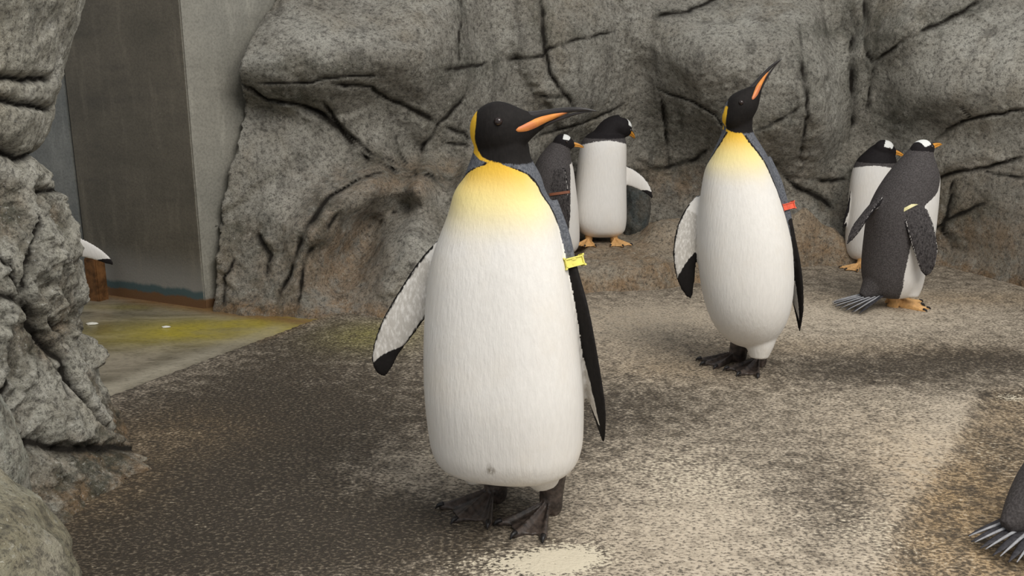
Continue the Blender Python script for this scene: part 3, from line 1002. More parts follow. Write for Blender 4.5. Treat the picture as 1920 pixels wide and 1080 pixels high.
o = slab('trim_2', pr[:2] + np.array([-0.03, -0.012]), pr[:2] + np.array([0.025, -0.035]), -0.05, 0.155, 0.05, MAT['rusty'])
tag(o, 'rust brown stump of a post at the wall foot', kind='structure')


# ---- floor
def blob(X, Y, px, py, rx, ry, ang=0.0):
    c = ground(px, py)
    u = X - c[0]; v = Y - c[1]
    ca, sa = math.cos(ang), math.sin(ang)
    return np.exp(-(((u * ca + v * sa) / rx) ** 2 + ((-u * sa + v * ca) / ry) ** 2))


E0, E1_ = ground(205, 742)[:2], ground(606, 593)[:2]
ed = unit(E1_ - E0); en = np.array([-ed[1], ed[0]])          # towards the wet channel
if en[0] > 0: en = -en


def build_floor():
    dx = 0.016
    xs = np.arange(-3.6, 3.0, dx); ys = np.arange(0.2, 5.0, dx)
    X, Y = np.meshgrid(xs, ys); x, y = X.ravel(), Y.ravel()
    P = np.stack([x, y, np.zeros(len(x))], 1)
    n1 = fbm(P, 1.8, 4, 0.9); n2 = fbm(P, 7, 4, 0.8, off=4)
    z = 0.004 * n1 + 0.0022 * n2
    side = (np.stack([x, y], 1) - E0) @ en + 0.006 * n2
    along = (np.stack([x, y], 1) - E0) @ ed
    inside = (side > 0) & (along < np.linalg.norm(E1_ - E0) + .2)
    z = np.where((side > 0), z - np.clip(side / 0.02, 0, 1) * 0.05, z)
    P[:, 2] = z
    me = mesh('floor', P, grid_faces(len(xs), len(ys)))
    tone = 0.50 + 0.10 * n1
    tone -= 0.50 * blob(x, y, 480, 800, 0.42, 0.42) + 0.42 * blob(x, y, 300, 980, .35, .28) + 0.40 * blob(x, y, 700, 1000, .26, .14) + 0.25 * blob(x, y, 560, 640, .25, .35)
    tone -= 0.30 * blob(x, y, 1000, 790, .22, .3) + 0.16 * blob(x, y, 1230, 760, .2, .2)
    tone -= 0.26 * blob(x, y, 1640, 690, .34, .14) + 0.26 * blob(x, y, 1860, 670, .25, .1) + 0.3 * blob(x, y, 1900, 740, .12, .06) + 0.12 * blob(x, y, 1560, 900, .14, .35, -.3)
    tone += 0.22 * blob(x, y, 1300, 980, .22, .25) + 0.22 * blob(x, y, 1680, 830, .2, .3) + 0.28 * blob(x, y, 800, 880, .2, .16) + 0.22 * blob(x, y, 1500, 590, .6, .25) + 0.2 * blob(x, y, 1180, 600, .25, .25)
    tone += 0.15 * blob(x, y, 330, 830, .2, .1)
    warm = 0.55 * blob(x, y, 1830, 960, .16, .4) + 0.5 * blob(x, y, 1800, 560, .5, .12) + 0.25 * blob(x, y, 1150, 600, .35, .3) + 0.4 * blob(x, y, 330, 810, .22, .16) + 0.4 * blob(x, y, 180, 920, .14, .16) + .3 * blob(x, y, 1500, 650, .6, .1) + .45 * blob(x, y, 1260, 690, .2, .12)
    warm += 0.65 * np.exp(-((side + 0.0) / 0.03) ** 2) * (along > .55)
    q0, q1 = ground(1850, 735)[:2], ground(1650, 1076)[:2]
    qd = unit(q1 - q0); qn = np.array([-qd[1], qd[0]])
    if qn[0] < 0: qn = -qn
    qs = (np.stack([x, y], 1) - q0) @ qn + 0.02 * n2
    reach = 1 / (1 + np.exp((y - q0[1]) / 0.03))
    zone = reach / (1 + np.exp(-qs / 0.012))
    warm += 0.55 * zone
    tone = tone * (1 - zone) + (0.36 + 0.15 * n1) * zone
    tone += 0.14 * reach * np.exp(-((qs + .05) / .05) ** 2)
    z_lip = 0.010 * zone
    pale = 0.95 * blob(x, y, 1060, 1050, .09, .055, .4) + 0.5 * blob(x, y, 960, 1060, .13, .05) + 0.55 * blob(x, y, 1900, 742, .06, .03) + .38 * blob(x, y, 850, 850, .14, .07) + .38 * blob(x, y, 1300, 900, .2, .22) + .30 * blob(x, y, 1850, 840, .06, .13) + .32 * blob(x, y, 1640, 1000, .1, .12)
    green = 0.95 * blob(x, y, 700, 628, .16, .16)
    P[:, 2] += z_lip * -1.0
    me.vertices.foreach_set('co', P.ravel())
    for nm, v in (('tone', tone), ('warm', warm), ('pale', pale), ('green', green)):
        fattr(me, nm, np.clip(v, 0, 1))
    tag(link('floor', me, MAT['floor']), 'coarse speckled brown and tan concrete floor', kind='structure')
    # wet channel
    xs = np.arange(-3.5, -0.4, 0.02); ys = np.arange(1.9, 4.9, 0.02)
    X, Y = np.meshgrid(xs, ys); x, y = X.ravel(), Y.ravel()
    side = (np.stack([x, y], 1) - E0) @ en; along = (np.stack([x, y], 1) - E0) @ ed
    keep = side > -0.01
    P = np.stack([x, y, -0.008 - 0.004 * np.clip(side / 0.3, 0, 1)], 1)
    F_ = [f for f in grid_faces(len(xs), len(ys)) if all(keep[i] for i in f)]
    used = np.unique(np.array(F_).ravel())
    remap = -np.ones(len(P), int); remap[used] = np.arange(len(used))
    F_ = [tuple(int(remap[i]) for i in f) for f in F_]
    P, x, y, side, along = P[used], x[used], y[used], side[used], along[used]
    me = mesh('floor_channel', P, F_)
    fattr(me, 'rim', np.exp(-((side - 0.06) / 0.055) ** 2) * np.clip(1.1 - along / 0.95, 0, 1))
    g = 1.2 * blob(x, y, 500, 604, .4, .13, .35) + 0.5 * blob(x, y, 330, 610, .35, .15) + .5 * blob(x, y, 420, 570, .5, .05)
    fattr(me, 'green', np.clip(g, 0, 1))
    wl = (np.stack([x, y], 1) - CN) @ np.array([-dl[1], dl[0]])
    fattr(me, 'rust', np.clip(np.exp(-(wl / 0.05) ** 2), 0, 1))
    tag(link('floor_channel', me, MAT['channel']), 'smooth wet concrete channel stained yellow green', kind='structure')


build_floor()


# ---- low rock shelf in front of the back wall
def build_ledge():
    front = np.array([ground(*q)[:2] for q in ((1020, 545), (1085, 552), (1140, 548), (1200, 545), (1275, 535), (1330, 528), (1400, 520), (1470, 505), (1540, 498), (1600, 500))])
    front = front[np.argsort(front[:, 0])]
    dx = 0.011
    xs = np.arange(front[0, 0] - 0.25, front[-1, 0] + 0.30, dx); ys = np.arange(3.2, 4.75, dx)
    X, Y = np.meshgrid(xs, ys); x, y = X.ravel(), Y.ravel()
    fy = np.interp(x, front[:, 0], front[:, 1])
    P = np.stack([x, y, np.zeros(len(x))], 1)
    n1 = fbm(P, 3, 4, 0.9, off=2); n2 = fbm(P, 12, 4, 0.75, off=9); n3 = fbm(P, 40, 3, .7, off=19)
    dist = y - fy + 0.03 * n1 + 0.012 * n2
    z = 0.085 * np.clip(dist / 0.05, 0, 1) ** 0.8 + 0.02 * np.clip((dist - 0.10) / 0.45, 0, 1)
    lumps = [(1270, 400, 4.05, .15, .16, .085), (1240, 415, 3.95, .10, .10, .035), (1490, 400, 3.95, .12, .14, .12), (1540, 410, 4.0, .10, .12, .10), (1400, 430, 4.1, .2, .15, .07), (1340, 440, 4.1, .1, .12, .06)]
    for px, py, yy, rx, ry, h in lumps:
        c = at(px, py, yy)
        z += h * np.clip(dist / 0.08, 0, 1) * np.exp(-(((x - c[0]) / rx) ** 2 + ((y - yy) / ry) ** 2) ** 1.6)
    up = np.clip(dist / 0.03, 0, 1)
    z += up * (0.012 * n1 + 0.012 * n2 + 0.005 * n3)
    # level standing place of the pale front penguin
    c = at(1125, 449, 3.98)
    flat = np.exp(-((((x - c[0]) / 0.20) ** 2 + ((y - c[1] + .02) / 0.13) ** 2) ** 3))
    z = z * (1 - flat) + 0.112 * flat * np.clip(dist / .02, 0, 1)
    dip = np.exp(-((((x - 0.195) / 0.115) ** 2 + ((y - 3.86) / 0.15) ** 2) ** 4))
    z = z * (1 - dip) + 0.061 * dip
    fadex = np.clip((front[-1, 0] + 0.28 - x) / 0.25, 0, 1)
    z = z * fadex - 0.03 * (1 - up) - 0.02 * (1 - fadex)
    P[:, 2] = z
    keep = (dist > -0.06) & (y < wall_y(np.stack([x, np.full(len(x), 0.12)], 1)) + 0.12)
    faces = [f for f in grid_faces(len(xs), len(ys)) if all(keep[i] for i in f)]
    used = np.unique(np.array(faces).ravel())
    remap = -np.ones(len(P), int); remap[used] = np.arange(len(used))
    faces = [tuple(int(remap[i]) for i in f) for f in faces]
    P, x, y, n1, dist = P[used], x[used], y[used], n1[used], dist[used]
    me = mesh('rock_ledge', P, faces)
    fattr(me, 'crack', np.zeros(len(x)))
    fattr(me, 'rust', np.clip(0.45 + 0.5 * n1 + 0.6 * np.exp(-((dist - .01) / .03) ** 2), 0, 0.9))
    fattr(me, 'moss', np.clip(n1 * 0.5 - 0.1, 0, .5))
    tag(link('rock_ledge', me, MAT['ledge']), 'low brown rock shelf along the foot of the rock wall', 'rock')


build_ledge()


# ---- standing pillar of rock at the left
def build_pillar():
    cx, cy = -1.35, 1.85
    sil = [(178, -220), (165, -80), (150, 0), (140, 40), (131, 80), (118, 140), (106, 190), (97, 250), (86, 290), (86, 306), (98, 335), (111, 372), (126, 420), (139, 470), (148, 540), (156, 620), (168, 680), (186, 730), (208, 790), (230, 845), (240, 880)]
    zz, rr = [], []
    for px, py in sil:
        p = at(px, py, 2.03)
        zz.append(p[2]); rr.append((p[0] - cx) / 0.908)
    zz, rr = np.array(zz[::-1]), np.array(rr[::-1])
    nz, na = 300, 420
    zs = np.linspace(-0.06, 1.5, nz); an = np.linspace(-math.pi, math.pi, na, endpoint=False)
    A, Z = np.meshgrid(an, zs); a, z = A.ravel(), Z.ravel()
    r = np.interp(z, zz, rr)
    bulge = np.exp(-(((a + 1.25) / 0.8) ** 2))
    step = 1 / (1 + np.exp(-(z - 0.665) / 0.012))
    r = r + bulge * (0.06 * step - 0.02)
    # toe of rubble where it meets the floor
    r += 0.05 * np.exp(-(z / 0.05) ** 2) * (a < 0.2)
    dirv = np.stack([np.cos(a), np.sin(a), np.zeros(len(a))], 1)
    base = np.stack([cx + r * dirv[:, 0], cy + r * dirv[:, 1], z], 1)
    n1 = fbm(base, 3.4, 4, 0.9, off=40); n2 = fbm(base, 11, 5, 0.75, off=50); n3 = fbm(base, 34, 4, 0.7, off=60)
    lower = 1 - step
    d = 0.018 * n1 + (0.008 + 0.012 * lower) * n2 + (0.0025 + 0.004 * lower) * n3
    rub = np.clip(1 - z / 0.14, 0, 1)
    for i in np.where((z < 0.9) & (a > -2.6) & (a < 1.4))[0]:
        p = base[i]
        q = Vector((p[0] * 8 + n1[i] * .5, p[1] * 8, p[2] * 5.5 + p[0] * 5 + n2[i] * .3))
        dist, pts = noise.voronoi(q)
        cv = noise.cell_vector(pts[0] * 37.3)
        w = min(1.0, max(0.0, (dist[1] - dist[0]) / 0.16))
        d[i] += lower[i] * w * (0.012 + ((q.x - pts[0].x) * (cv.x - .5) + (q.y - pts[0].y) * (cv.y - .5) + (q.z - pts[0].z) * (cv.z - .5)) * 0.06)
    d += rub * 0.022 * np.abs(fbm(base, 17, 3, 0.8, off=70))
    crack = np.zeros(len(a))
    CRK = [(.007, .03, [(-20, 144), (0, 145), (60, 149), (108, 146)]), (.007, .03, [(-20, 184), (0, 187), (50, 196), (102, 206)]), (.009, .035, [(-20, 262), (0, 280), (40, 297), (70, 285), (88, 272)]),
           (.010, .04, [(58, 555), (90, 612), (130, 672), (150, 740), (180, 780), (212, 815)]), (.009, .035, [(45, 590), (40, 640), (22, 700), (-10, 760)]), (.008, .03, [(62, 575), (25, 560), (-10, 540)]),
           (.008, .03, [(70, 600), (105, 650), (125, 700), (135, 745)]), (.006, .025, [(90, 300), (80, 360), (72, 440), (62, 500), (58, 555)]), (.006, .02, [(0, 470), (30, 500), (58, 555)]), (.007, .03, [(110, 600), (135, 620), (150, 660)]),
           (.012, .03, [(20, 850), (60, 830), (120, 845), (200, 840), (235, 848)])]
    for w, dep, pl in CRK:
        pts = []
        for px, py in pl:
            # meet the pillar's near face along the line of sight
            best, Y = None, 1.2
            rv = ray(px, py)
            t = 1.0
            while t < 3.0:
                p = np.array([0, 0, CAMZ]) + rv * t
                rad = math.hypot(p[0] - cx, p[1] - cy)
                if rad < np.interp(p[2], zz, rr) + 0.01: break
                t += 0.004
            pts.append(p)
        pts = np.array(pts)
        flat = np.stack([np.arctan2(pts[:, 1] - cy, pts[:, 0] - cx) * 0.43, pts[:, 2]], 1)
        ds, t = seg_dist(np.stack([a * 0.43 + n2 * 0.006, z + n3 * .004], 1), flat)
        taper = np.clip(np.minimum(t, 1 - t) * 6 + .5, 0, 1)
        d -= dep * .7 * taper * np.exp(-(ds / (w * 1.3)) ** 2)
        crack = np.maximum(crack, taper * np.exp(-(ds / (w * .75)) ** 2))  # where crack dirt and shade are painted into the pillar colour
    P = base + dirv * d[:, None]
    Fs = [(j * na + i, j * na + (i + 1) % na, (j + 1) * na + (i + 1) % na, (j + 1) * na + i) for j in range(nz - 1) for i in range(na)]
    Fs.append(tuple(range((nz - 1) * na, nz * na)))
    me = mesh('rock_pillar', P, Fs)
    pad = len(P)
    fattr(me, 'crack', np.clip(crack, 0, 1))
    fattr(me, 'rust', np.clip(0.9 * np.exp(-(z / 0.05) ** 2) + 0.35 * rub * (n1 > 0) + lower * np.clip(0.12 - .7 * n2, 0, .6), 0, 1))
    fattr(me, 'moss', np.clip(lower * (-0.9 * n2 + 0.45 * rub + .28), 0, 0.9))
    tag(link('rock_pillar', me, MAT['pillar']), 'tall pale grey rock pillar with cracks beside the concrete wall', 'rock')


build_pillar()


def boulder(name, c, rad, m, label, seed, amp=0.03, sub=5):
    bm = bmesh.new()
    bmesh.ops.create_icosphere(bm, subdivisions=sub, radius=1)
    P = np.array([v.co[:] for v in bm.verts])
    nn = fbm(P, 1.3, 5, 0.9, off=seed); n2 = fbm(P, 5, 4, .8, off=seed + 5)
    for i, v in enumerate(bm.verts):
        p = P[i] * np.array(rad) * (1 + amp * 3 * nn[i] + amp * n2[i])
        v.co = p
    me = bpy.data.meshes.new(name); bm.to_mesh(me); bm.free()
    me.polygons.foreach_set('use_smooth', [True] * len(me.polygons))
    for k, v in (('crack', 0), ('rust', .25), ('moss', .1)): fattr(me, k, np.full(len(P), v))
    return tag(link(name, me, m, None, c), label, 'rock')


boulder('boulder', (-1.02, 1.24, 0.03), (0.33, 0.31, 0.245), MAT['boulder'], 'smooth olive grey boulder lying in front of the rock pillar', 3.0)
boulder('chalky_rock', (-1.03, 1.50, 0.18), (0.15, 0.12, 0.20), MAT['chalk'], 'small pale chalky rock between boulder and pillar', 9.0, 0.03)
c = at(1196, 388, 4.20)
boulder('bluish_rock', (float(c[0]) - .01, 4.22, 0.20), (0.07, 0.08, 0.165), MAT['blue_rock'], 'dark bluish rock leaning behind the plain white front penguin', 14.0, 0.06, 4)


# ================================================================== PENGUINS
def off(base, px, py, Y):
    """point given by landmark and distance, relative to a penguin's base"""
    return tuple(at(px, py, Y) - np.asarray(base))


def goff(base, px, py, z=0.0):
    p = ground(px, py, z)
    return (p[0] - base[0], p[1] - base[1])


R_ = math.radians

# ---- king penguin standing in front, head turned aside
B = np.array([-0.016, 1.665, 0.0])
fl_r = dict(pts=[(off(B, 856, 455, 1.71), .030, .012), (off(B, 818, 505, 1.70), .037, .0105), (off(B, 783, 556, 1.69), .037, .009), (off(B, 748, 610, 1.68), .034, .008), (off(B, 724, 655, 1.675), .027, .006), (off(B, 717, 688, 1.67), .020, .004), (off(B, 719, 706, 1.67), .006, .002)],
            chord=(-.80, .05, .42), under=(0.15, -1, -.1), marks=(.86, .86, .70), root=.08, len=.26, smudge=.5)
fl_l = dict(pts=[(off(B, 1022, 385, 1.70), .040, .022), (off(B, 1044, 440, 1.685), .040, .018), (off(B, 1060, 500, 1.67), .040, .014), (off(B, 1080, 580, 1.655), .048, .011), (off(B, 1100, 670, 1.645), .043, .009), (off(B, 1118, 750, 1.64), .032, .007), (off(B, 1128, 805, 1.635), .015, .004), (off(B, 1131, 828, 1.635), .004, .002)],
            chord=(.44, -.90, 0), under=(-.90, -.44, 0), marks=(.15, .97, .82), root=.28, cape=True, len=.42, smudge=.35)
k1 = penguin('king_penguin', B, dict(
    kind='king', yaw=R_(-12), voxel=.0036, power=2.4,
    torso=[(.116, .010, -.012, .070, .065, .06), (.119, .010, -.012, .114, .104, .10), (.129, .009, -.012, .134, .126, .119), (.150, .008, -.012, .1435, .139, .128), (.185, .006, -.012, .1485, .145, .132), (.270, .002, -.012, .1515, .145, .132), (.358, -.002, -.006, .148, .138, .130),
           (.443, -.005, .0, .140, .128, .124), (.527, -.007, .006, .125, .115, .115), (.608, -.002, .013, .100, .097, .10), (.648, -.006, .016, .084, .082, .088), (.678, -.002, .016, .070, .068, .074), (.712, -.004, .014, .054, .054, .058), (.742, -.002, .010, .046, .046, .050), (.770, 0, .004, .030, .03, .03)],
    edge=[(.0, 118), (.15, 112), (.35, 104), (.50, 97), (.58, 90), (.63, 82), (.665, 70), (.687, 54), (.698, 34), (.704, 17), (.712, 10), (.75, 8)],
    gold=(.555, .732), head=(-.002, -.004, .769), look=(.96, -.13, .19), up=(-.05, 0, 1), hood_z=.665,
    hood=[(-.043, .07), (-.047, .03), (-.049, -.03), (-.034, -.052), (-.01, -.060), (.03, -.064), (.2, -.07), (.2, .2), (-.03, .2)],
    patch=[(-.050, .038, .004), (-.051, .022, .0085), (-.053, .0, .0095), (-.054, -.022, .008), (-.047, -.042, .006), (-.034, -.054, .003), (-.012, -.062, .0014)],
    flippers=[fl_r, fl_l],
    bumps=[([(-.055, .0, .16), (-.055, -.005, .10), (-.05, -.008, .075)], [.055, .036, .022]), ([(.060, -.02, .17), (.070, -.034, .125), (.082, -.036, .078)], [.07, .056, .024]),
           ([(0, .09, .16), (.01, .13, .07), (.015, .16, .015)], [.06, .035, .008])],
    bump_dark=[-.03, -.03, .03],
    spots=[((-.022, -.150, .165), .007, .95), ((-.024, -.148, .175), .005, .8), ((.06, -.14, .19), .003, .9), ((.085, -.12, .165), .0025, .9), ((.035, -.148, .225), .0025, .8), ((-.03, -.14, .12), .03, .12), ((.03, -.14, .12), .04, .1)],
    feet=[dict(p=goff(B, 926, 938), yaw=R_(-38), h=.13, r=.026, lean=(.0, -.005, 0), splay=.66), dict(p=goff(B, 1030, 962), yaw=R_(-36), h=.10, r=.025, lean=(.0, -.005, 0), splay=.55)],
    bands=[dict(flipper=1, s=.275, mat='yellow_band', twin=True, clasp=1)]))
tag(k1, 'king penguin with head turned aside and a yellow band on its flipper', 'penguin', 'king penguins')

# ---- king penguin further back, bill raised
B = np.array([0.655, 2.545, 0.0])
fl_r = dict(pts=[(off(B, 1322, 375, 2.60), .028, .012), (off(B, 1302, 405, 2.59), .034, .010), (off(B, 1289, 440, 2.58), .036, .009), (off(B, 1284, 480, 2.57), .035, .008), (off(B, 1286, 520, 2.56), .028, .006), (off(B, 1291, 548, 2.555), .015, .004), (off(B, 1294, 561, 2.55), .004, .002)],
            chord=(-.95, .1, .05), under=(.1, -1, 0), marks=(.84, .88, .56), root=.10, len=.27, smudge=.5)
fl_l = dict(pts=[(off(B, 1428, 300, 2.60), .034, .024), (off(B, 1446, 340, 2.585), .042, .020), (off(B, 1460, 385, 2.57), .044, .015), (off(B, 1472, 440, 2.555), .046, .011), (off(B, 1487, 505, 2.545), .040, .009), (off(B, 1496, 565, 2.54), .028, .006), (off(B, 1499, 605, 2.54), .012, .004), (off(B, 1499, 623, 2.54), .004, .002)],
            chord=(.34, -.94, 0), under=(-.94, -.34, 0), marks=(.30, .93, .80), root=.36, cape=True, len=.46, smudge=.3)
k2 = penguin('king_penguin', B, dict(
    kind='king', yaw=R_(-24), voxel=.0042, power=2.15,
    torso=[(.078, .040, -.010, .020, .02, .02), (.090, .039, -.012, .052, .050, .05), (.115, .036, -.014, .080, .080, .076), (.155, .031, -.016, .104, .106, .096), (.204, .026, -.016, .120, .122, .110), (.260, .020, -.014, .129, .128, .116), (.320, .014, -.010, .132, .128, .118), (.397, .006, -.004, .129, .122, .116),
           (.49, -.006, .006, .115, .110, .110), (.583, -.016, .016, .094, .092, .096), (.628, -.016, .018, .077, .076, .084), (.673, -.022, .018, .053, .053, .062), (.700, -.026, .016, .041, .042, .048), (.735, -.026, .012, .038, .038, .042), (.770, -.020, .006, .03, .03, .03)],
    edge=[(.0, 128), (.10, 122), (.2, 112), (.35, 102), (.46, 94), (.54, 84), (.60, 70), (.645, 54), (.68, 38), (.70, 25), (.74, 12)],
    gold=(.545, .722), head=(-.022, -.004, .772), look=(.60, -.10, .79), up=(-.79, .05, .6), heading=(1, -.12, 0), hood_z=.64, head_scale=.90,
    head_rows=[(-0.085, -0.008, .004, .006, .006), (-0.075, -0.007, .024, .024, .030), (-0.055, -0.004, .036, .036, .046), (-0.022, 0, .042, .042, .052), (0.000, 0, .0405, .043, .050), (0.018, -0.002, .034, .039, .043), (0.035, -0.003, .0245, .031, .034), (0.052, -0.003, .016, .0215, .024), (0.07, -0.002, .010, .0145, .016), (0.09, 0, .006, .0085, .010), (0.102, .001, .002, .003, .003)],
    hood=[(-.035, .07), (-.042, .0), (-.045, -.05), (-.038, -.070), (-.02, -.076), (.02, -.078), (.06, -.074), (.2, -.05), (.3, .3), (-.03, .3)],
    patch=[(-.044, -.008, .003), (-.048, -.03, .0045), (-.049, -.05, .0045), (-.044, -.068, .0035), (-.03, -.076, .002)],
    flippers=[fl_r, fl_l],
    bumps=[([(-.02, -.01, .20), (-.018, -.02, .15), (-.022, -.02, .115)], [.05, .040, .026]), ([(.065, -.035, .17), (.06, -.045, .10), (.058, -.05, .055)], [.055, .042, .026]),
           ([(.05, .06, .16), (.075, .10, .07), (.09, .12, .015)], [.05, .03, .008])],
    bump_dark=[-.03, -.03, .03],
    spots=[((-.078, -.150, .215), .0045, 1.0), ((-.078, -.146, .225), .008, .3)],
    feet=[dict(p=goff(B, 1380, 676), yaw=R_(-66), h=.14, r=.029, lean=(.012, -.005, 0), splay=.42), dict(p=goff(B, 1422, 686), yaw=R_(-42), h=.085, r=.022, lean=(.0, -.01, 0), splay=.52)],
    bands=[dict(flipper=1, s=.30, mat='red_band', clasp=1)]))
tag(k2, 'king penguin stretching its neck with bill raised and a red band', 'penguin', 'king penguins')


def gentoo_torso(rows):
    return rows


# ---- gentoo facing the viewer on the ledge, head tucked round
B = np.array([0.395, 3.99, 0.111])
fl_r = dict(pts=[(off(B, 1100, 300, 4.02), .030, .012), (off(B, 1086, 330, 4.05), .034, .009), (off(B, 1080, 365, 4.08), .03, .007), (off(B, 1080, 400, 4.10), .018, .004), (off(B, 1080, 412, 4.1), .004, .002)],
            chord=(-.3, -.9, 0), under=(.9, -.3, 0), len=.22)
fl_l = dict(pts=[(off(B, 1152, 322, 4.02), .042, .012), (off(B, 1174, 329, 4.01), .041, .010), (off(B, 1194, 339, 4.0), .034, .008), (off(B, 1210, 352, 3.99), .023, .006), (off(B, 1219, 364, 3.98), .012, .004), (off(B, 1223, 372, 3.98), .004, .002)],
            chord=(.45, .0, .85), under=(-.1, -1, -.15), marks=(.90, 1.05, .68), root=.0, len=.2)
G4 = dict(
    kind='gentoo', yaw=R_(4), voxel=.0048, power=2.3, smooth=5,
    torso=[(.022, .004, -.005, .04, .04, .04), (.030, .004, -.008, .078, .07, .07), (.050, .002, -.01, .102, .10, .095), (.090, -.006, -.01, .117, .115, .105), (.14, -.008, -.008, .119, .118, .108), (.20, -.006, -.004, .115, .114, .106), (.30, -.002, .004, .108, .106, .10), (.38, .002, .010, .104, .098, .095),
           (.43, .006, .014, .098, .088, .09), (.455, .010, .020, .086, .075, .08), (.475, .016, .03, .066, .05, .065), (.49, .02, .035, .03, .03, .03)],
    edge=[(0, 112), (.2, 106), (.35, 100), (.42, 98), (.5, 92)], bib=.448, blackz=.455,
    neck=[((.01, .03, .44), .064), ((.045, .035, .490), .056), ((.088, .030, .508), .048)],
    head_scale=1.12, head=(.090, .028, .496), look=(.62, .55, -.40), up=(.45, -.05, .9), patchbox=(-.012, .012, .020),
    flippers=[fl_r, fl_l],
    bumps=[([(0, .06, .10), (.0, .12, .04), (.0, .17, .012)], [.05, .03, .006])], bump_dark=[.03],
    foot_len=.088, feet=[dict(p=(-.058, -.060), yaw=R_(-14), h=.06, r=.018, splay=.6), dict(p=(.058, -.055), yaw=R_(16), h=.06, r=.018, splay=.66)])
g4 = penguin('gentoo_penguin', B, G4)
tag(g4, 'gentoo penguin showing a plain white front on the ledge, one flipper spread', 'penguin', 'gentoo penguins')

# ---- gentoo beside it, seen from behind, half hidden
B = np.array([0.185, 3.86, 0.06])
fl_r = dict(pts=[(off(B, 1043, 318, 3.78), .040, .012), (off(B, 1047, 350, 3.76), .042, .010), (off(B, 1052, 385, 3.75), .036, .008), (off(B, 1060, 420, 3.75), .020, .005), (off(B, 1064, 435, 3.75), .004, .002)],
            chord=(.9, -.2, 0), under=(.1, 1, 0), len=.25, root=.1)
fl_l = dict(pts=[(off(B, 1045, 318, 3.95), .03, .01), (off(B, 1042, 360, 3.98), .03, .008), (off(B, 1040, 410, 4.0), .02, .005), (off(B, 1040, 425, 4.0), .004, .002)],
            chord=(.9, .2, 0), under=(0, -1, 0), len=.22)
g3 = penguin('gentoo_penguin', B, dict(
    kind='gentoo', yaw=R_(101), voxel=.005, power=2.1,
    torso=[(.02, .01, 0, .04, .04, .04), (.03, .01, 0, .08, .075, .075), (.06, .006, 0, .10, .098, .10), (.12, .0, 0, .108, .106, .108), (.22, -.004, 0, .108, .102, .106), (.31, -.006, 0, .102, .092, .10), (.38, -.004, 0, .092, .08, .09), (.43, .0, 0, .074, .064, .074), (.465, .010, 0, .056, .05, .058), (.49, .02, 0, .044, .04, .046), (.51, .03, 0, .03, .03, .03)],
    edge=[(0, 80), (.2, 66), (.35, 58), (.42, 52), (.5, 30)], bib=.418, blackz=.50,
    head=(.036, -.01, .497), look=(.94, -.10, -.14), patchbox=(-.008, .020, .016), head_scale=.96,
    flippers=[fl_r, fl_l], foot_len=.078,
    bumps=[([(-.05, .0, .10), (-.10, .0, .05), (-.15, .0, .014)], [.05, .03, .006])], bump_dark=[.03],
    feet=[dict(p=(.02, -.05), yaw=R_(95), h=.06, r=.018), dict(p=(.02, .05), yaw=R_(95), h=.06, r=.018)],
    bands=[dict(flipper=0, s=.34, mat='rust_band', clasp=0)]))
tag(g3, 'gentoo penguin with brownish back and orange bill, wearing a brown band', 'penguin', 'gentoo penguins')

# ---- gentoo on the right, back turned, fanned tail
B = np.array([1.415, 3.26, 0.0])
fl_r = dict(pts=[(off(B, 1706, 386, 3.17), .034, .013), (off(B, 1719, 408, 3.15), .044, .011), (off(B, 1729, 440, 3.13), .046, .009), (off(B, 1737, 475, 3.12), .040, .007), (off(B, 1738, 502, 3.12), .026, .005), (off(B, 1738, 518, 3.12), .008, .002)],
            chord=(.93, -.1, .1), under=(0.1, 1, 0), len=.26, root=0.0)
fl_l = dict(pts=[(off(B, 1650, 372, 3.24), .026, .012), (off(B, 1630, 395, 3.22), .026, .010), (off(B, 1611, 420, 3.20), .022, .008), (off(B, 1597, 443, 3.19), .013, .005), (off(B, 1588, 459, 3.19), .003, .002)],
            chord=(.6, -.1, .6), under=(.3, .9, -.3), len=.2, root=0.0)
G6 = dict(
    kind='gentoo', yaw=R_(108), voxel=.0046, power=2.1,
    torso=[(.040, -.002, 0, .03, .05, .03), (.048, -.006, 0, .06, .078, .07), (.07, -.010, 0, .080, .094, .096), (.11, -.010, 0, .096, .102, .108), (.156, -.012, 0, .104, .108, .112), (.256, -.002, 0, .113, .120, .122), (.354, .002, 0, .110, .120, .122), (.42, .012, 0, .102, .108, .112),
           (.48, .026, 0, .088, .090, .095), (.52, .034, 0, .072, .07, .076), (.55, .038, 0, .056, .054, .058), (.575, .042, 0, .042, .042, .044), (.60, .046, 0, .025, .025, .025)],
    edge=[(0, 106), (.12, 108), (.25, 110), (.36, 108), (.40, 92), (.44, 62), (.50, 44), (.55, 20)], bib=.515, blackz=.585,
    head=(.052, .0, .582), look=(.88, .36, .26), up=(-.2, 0, 1), patchbox=(-.020, .012, .016),
    flippers=[fl_r, fl_l], foot_len=.10,
    bumps=[([(-.03, -.01, .15), (-.08, -.02, .085), (-.125, -.028, .046)], [.080, .052, .018]), ([(.035, -.03, .14), (.045, -.035, .085), (.046, -.045, .048)], [.06, .042, .024])], bump_dark=[.03, -.03],
    feet=[dict(p=goff(B, 1681, 576), yaw=R_(72), h=.06, r=.02, splay=.45), dict(p=(.03, .06), yaw=R_(95), h=.05, r=.02)],
    bands=[dict(flipper=0, s=.02, mat='cream_band', clasp=0)],
    tail=dict(p=(-.085, -.030, .055), dir=(-.93, -.20, -.20), n=15, spread=.40, w0=.036, len=.150))
g6 = penguin('gentoo_penguin', B, G6)
tag(g6, 'gentoo penguin with its back turned and stiff tail feathers fanned out', 'penguin', 'gentoo penguins')

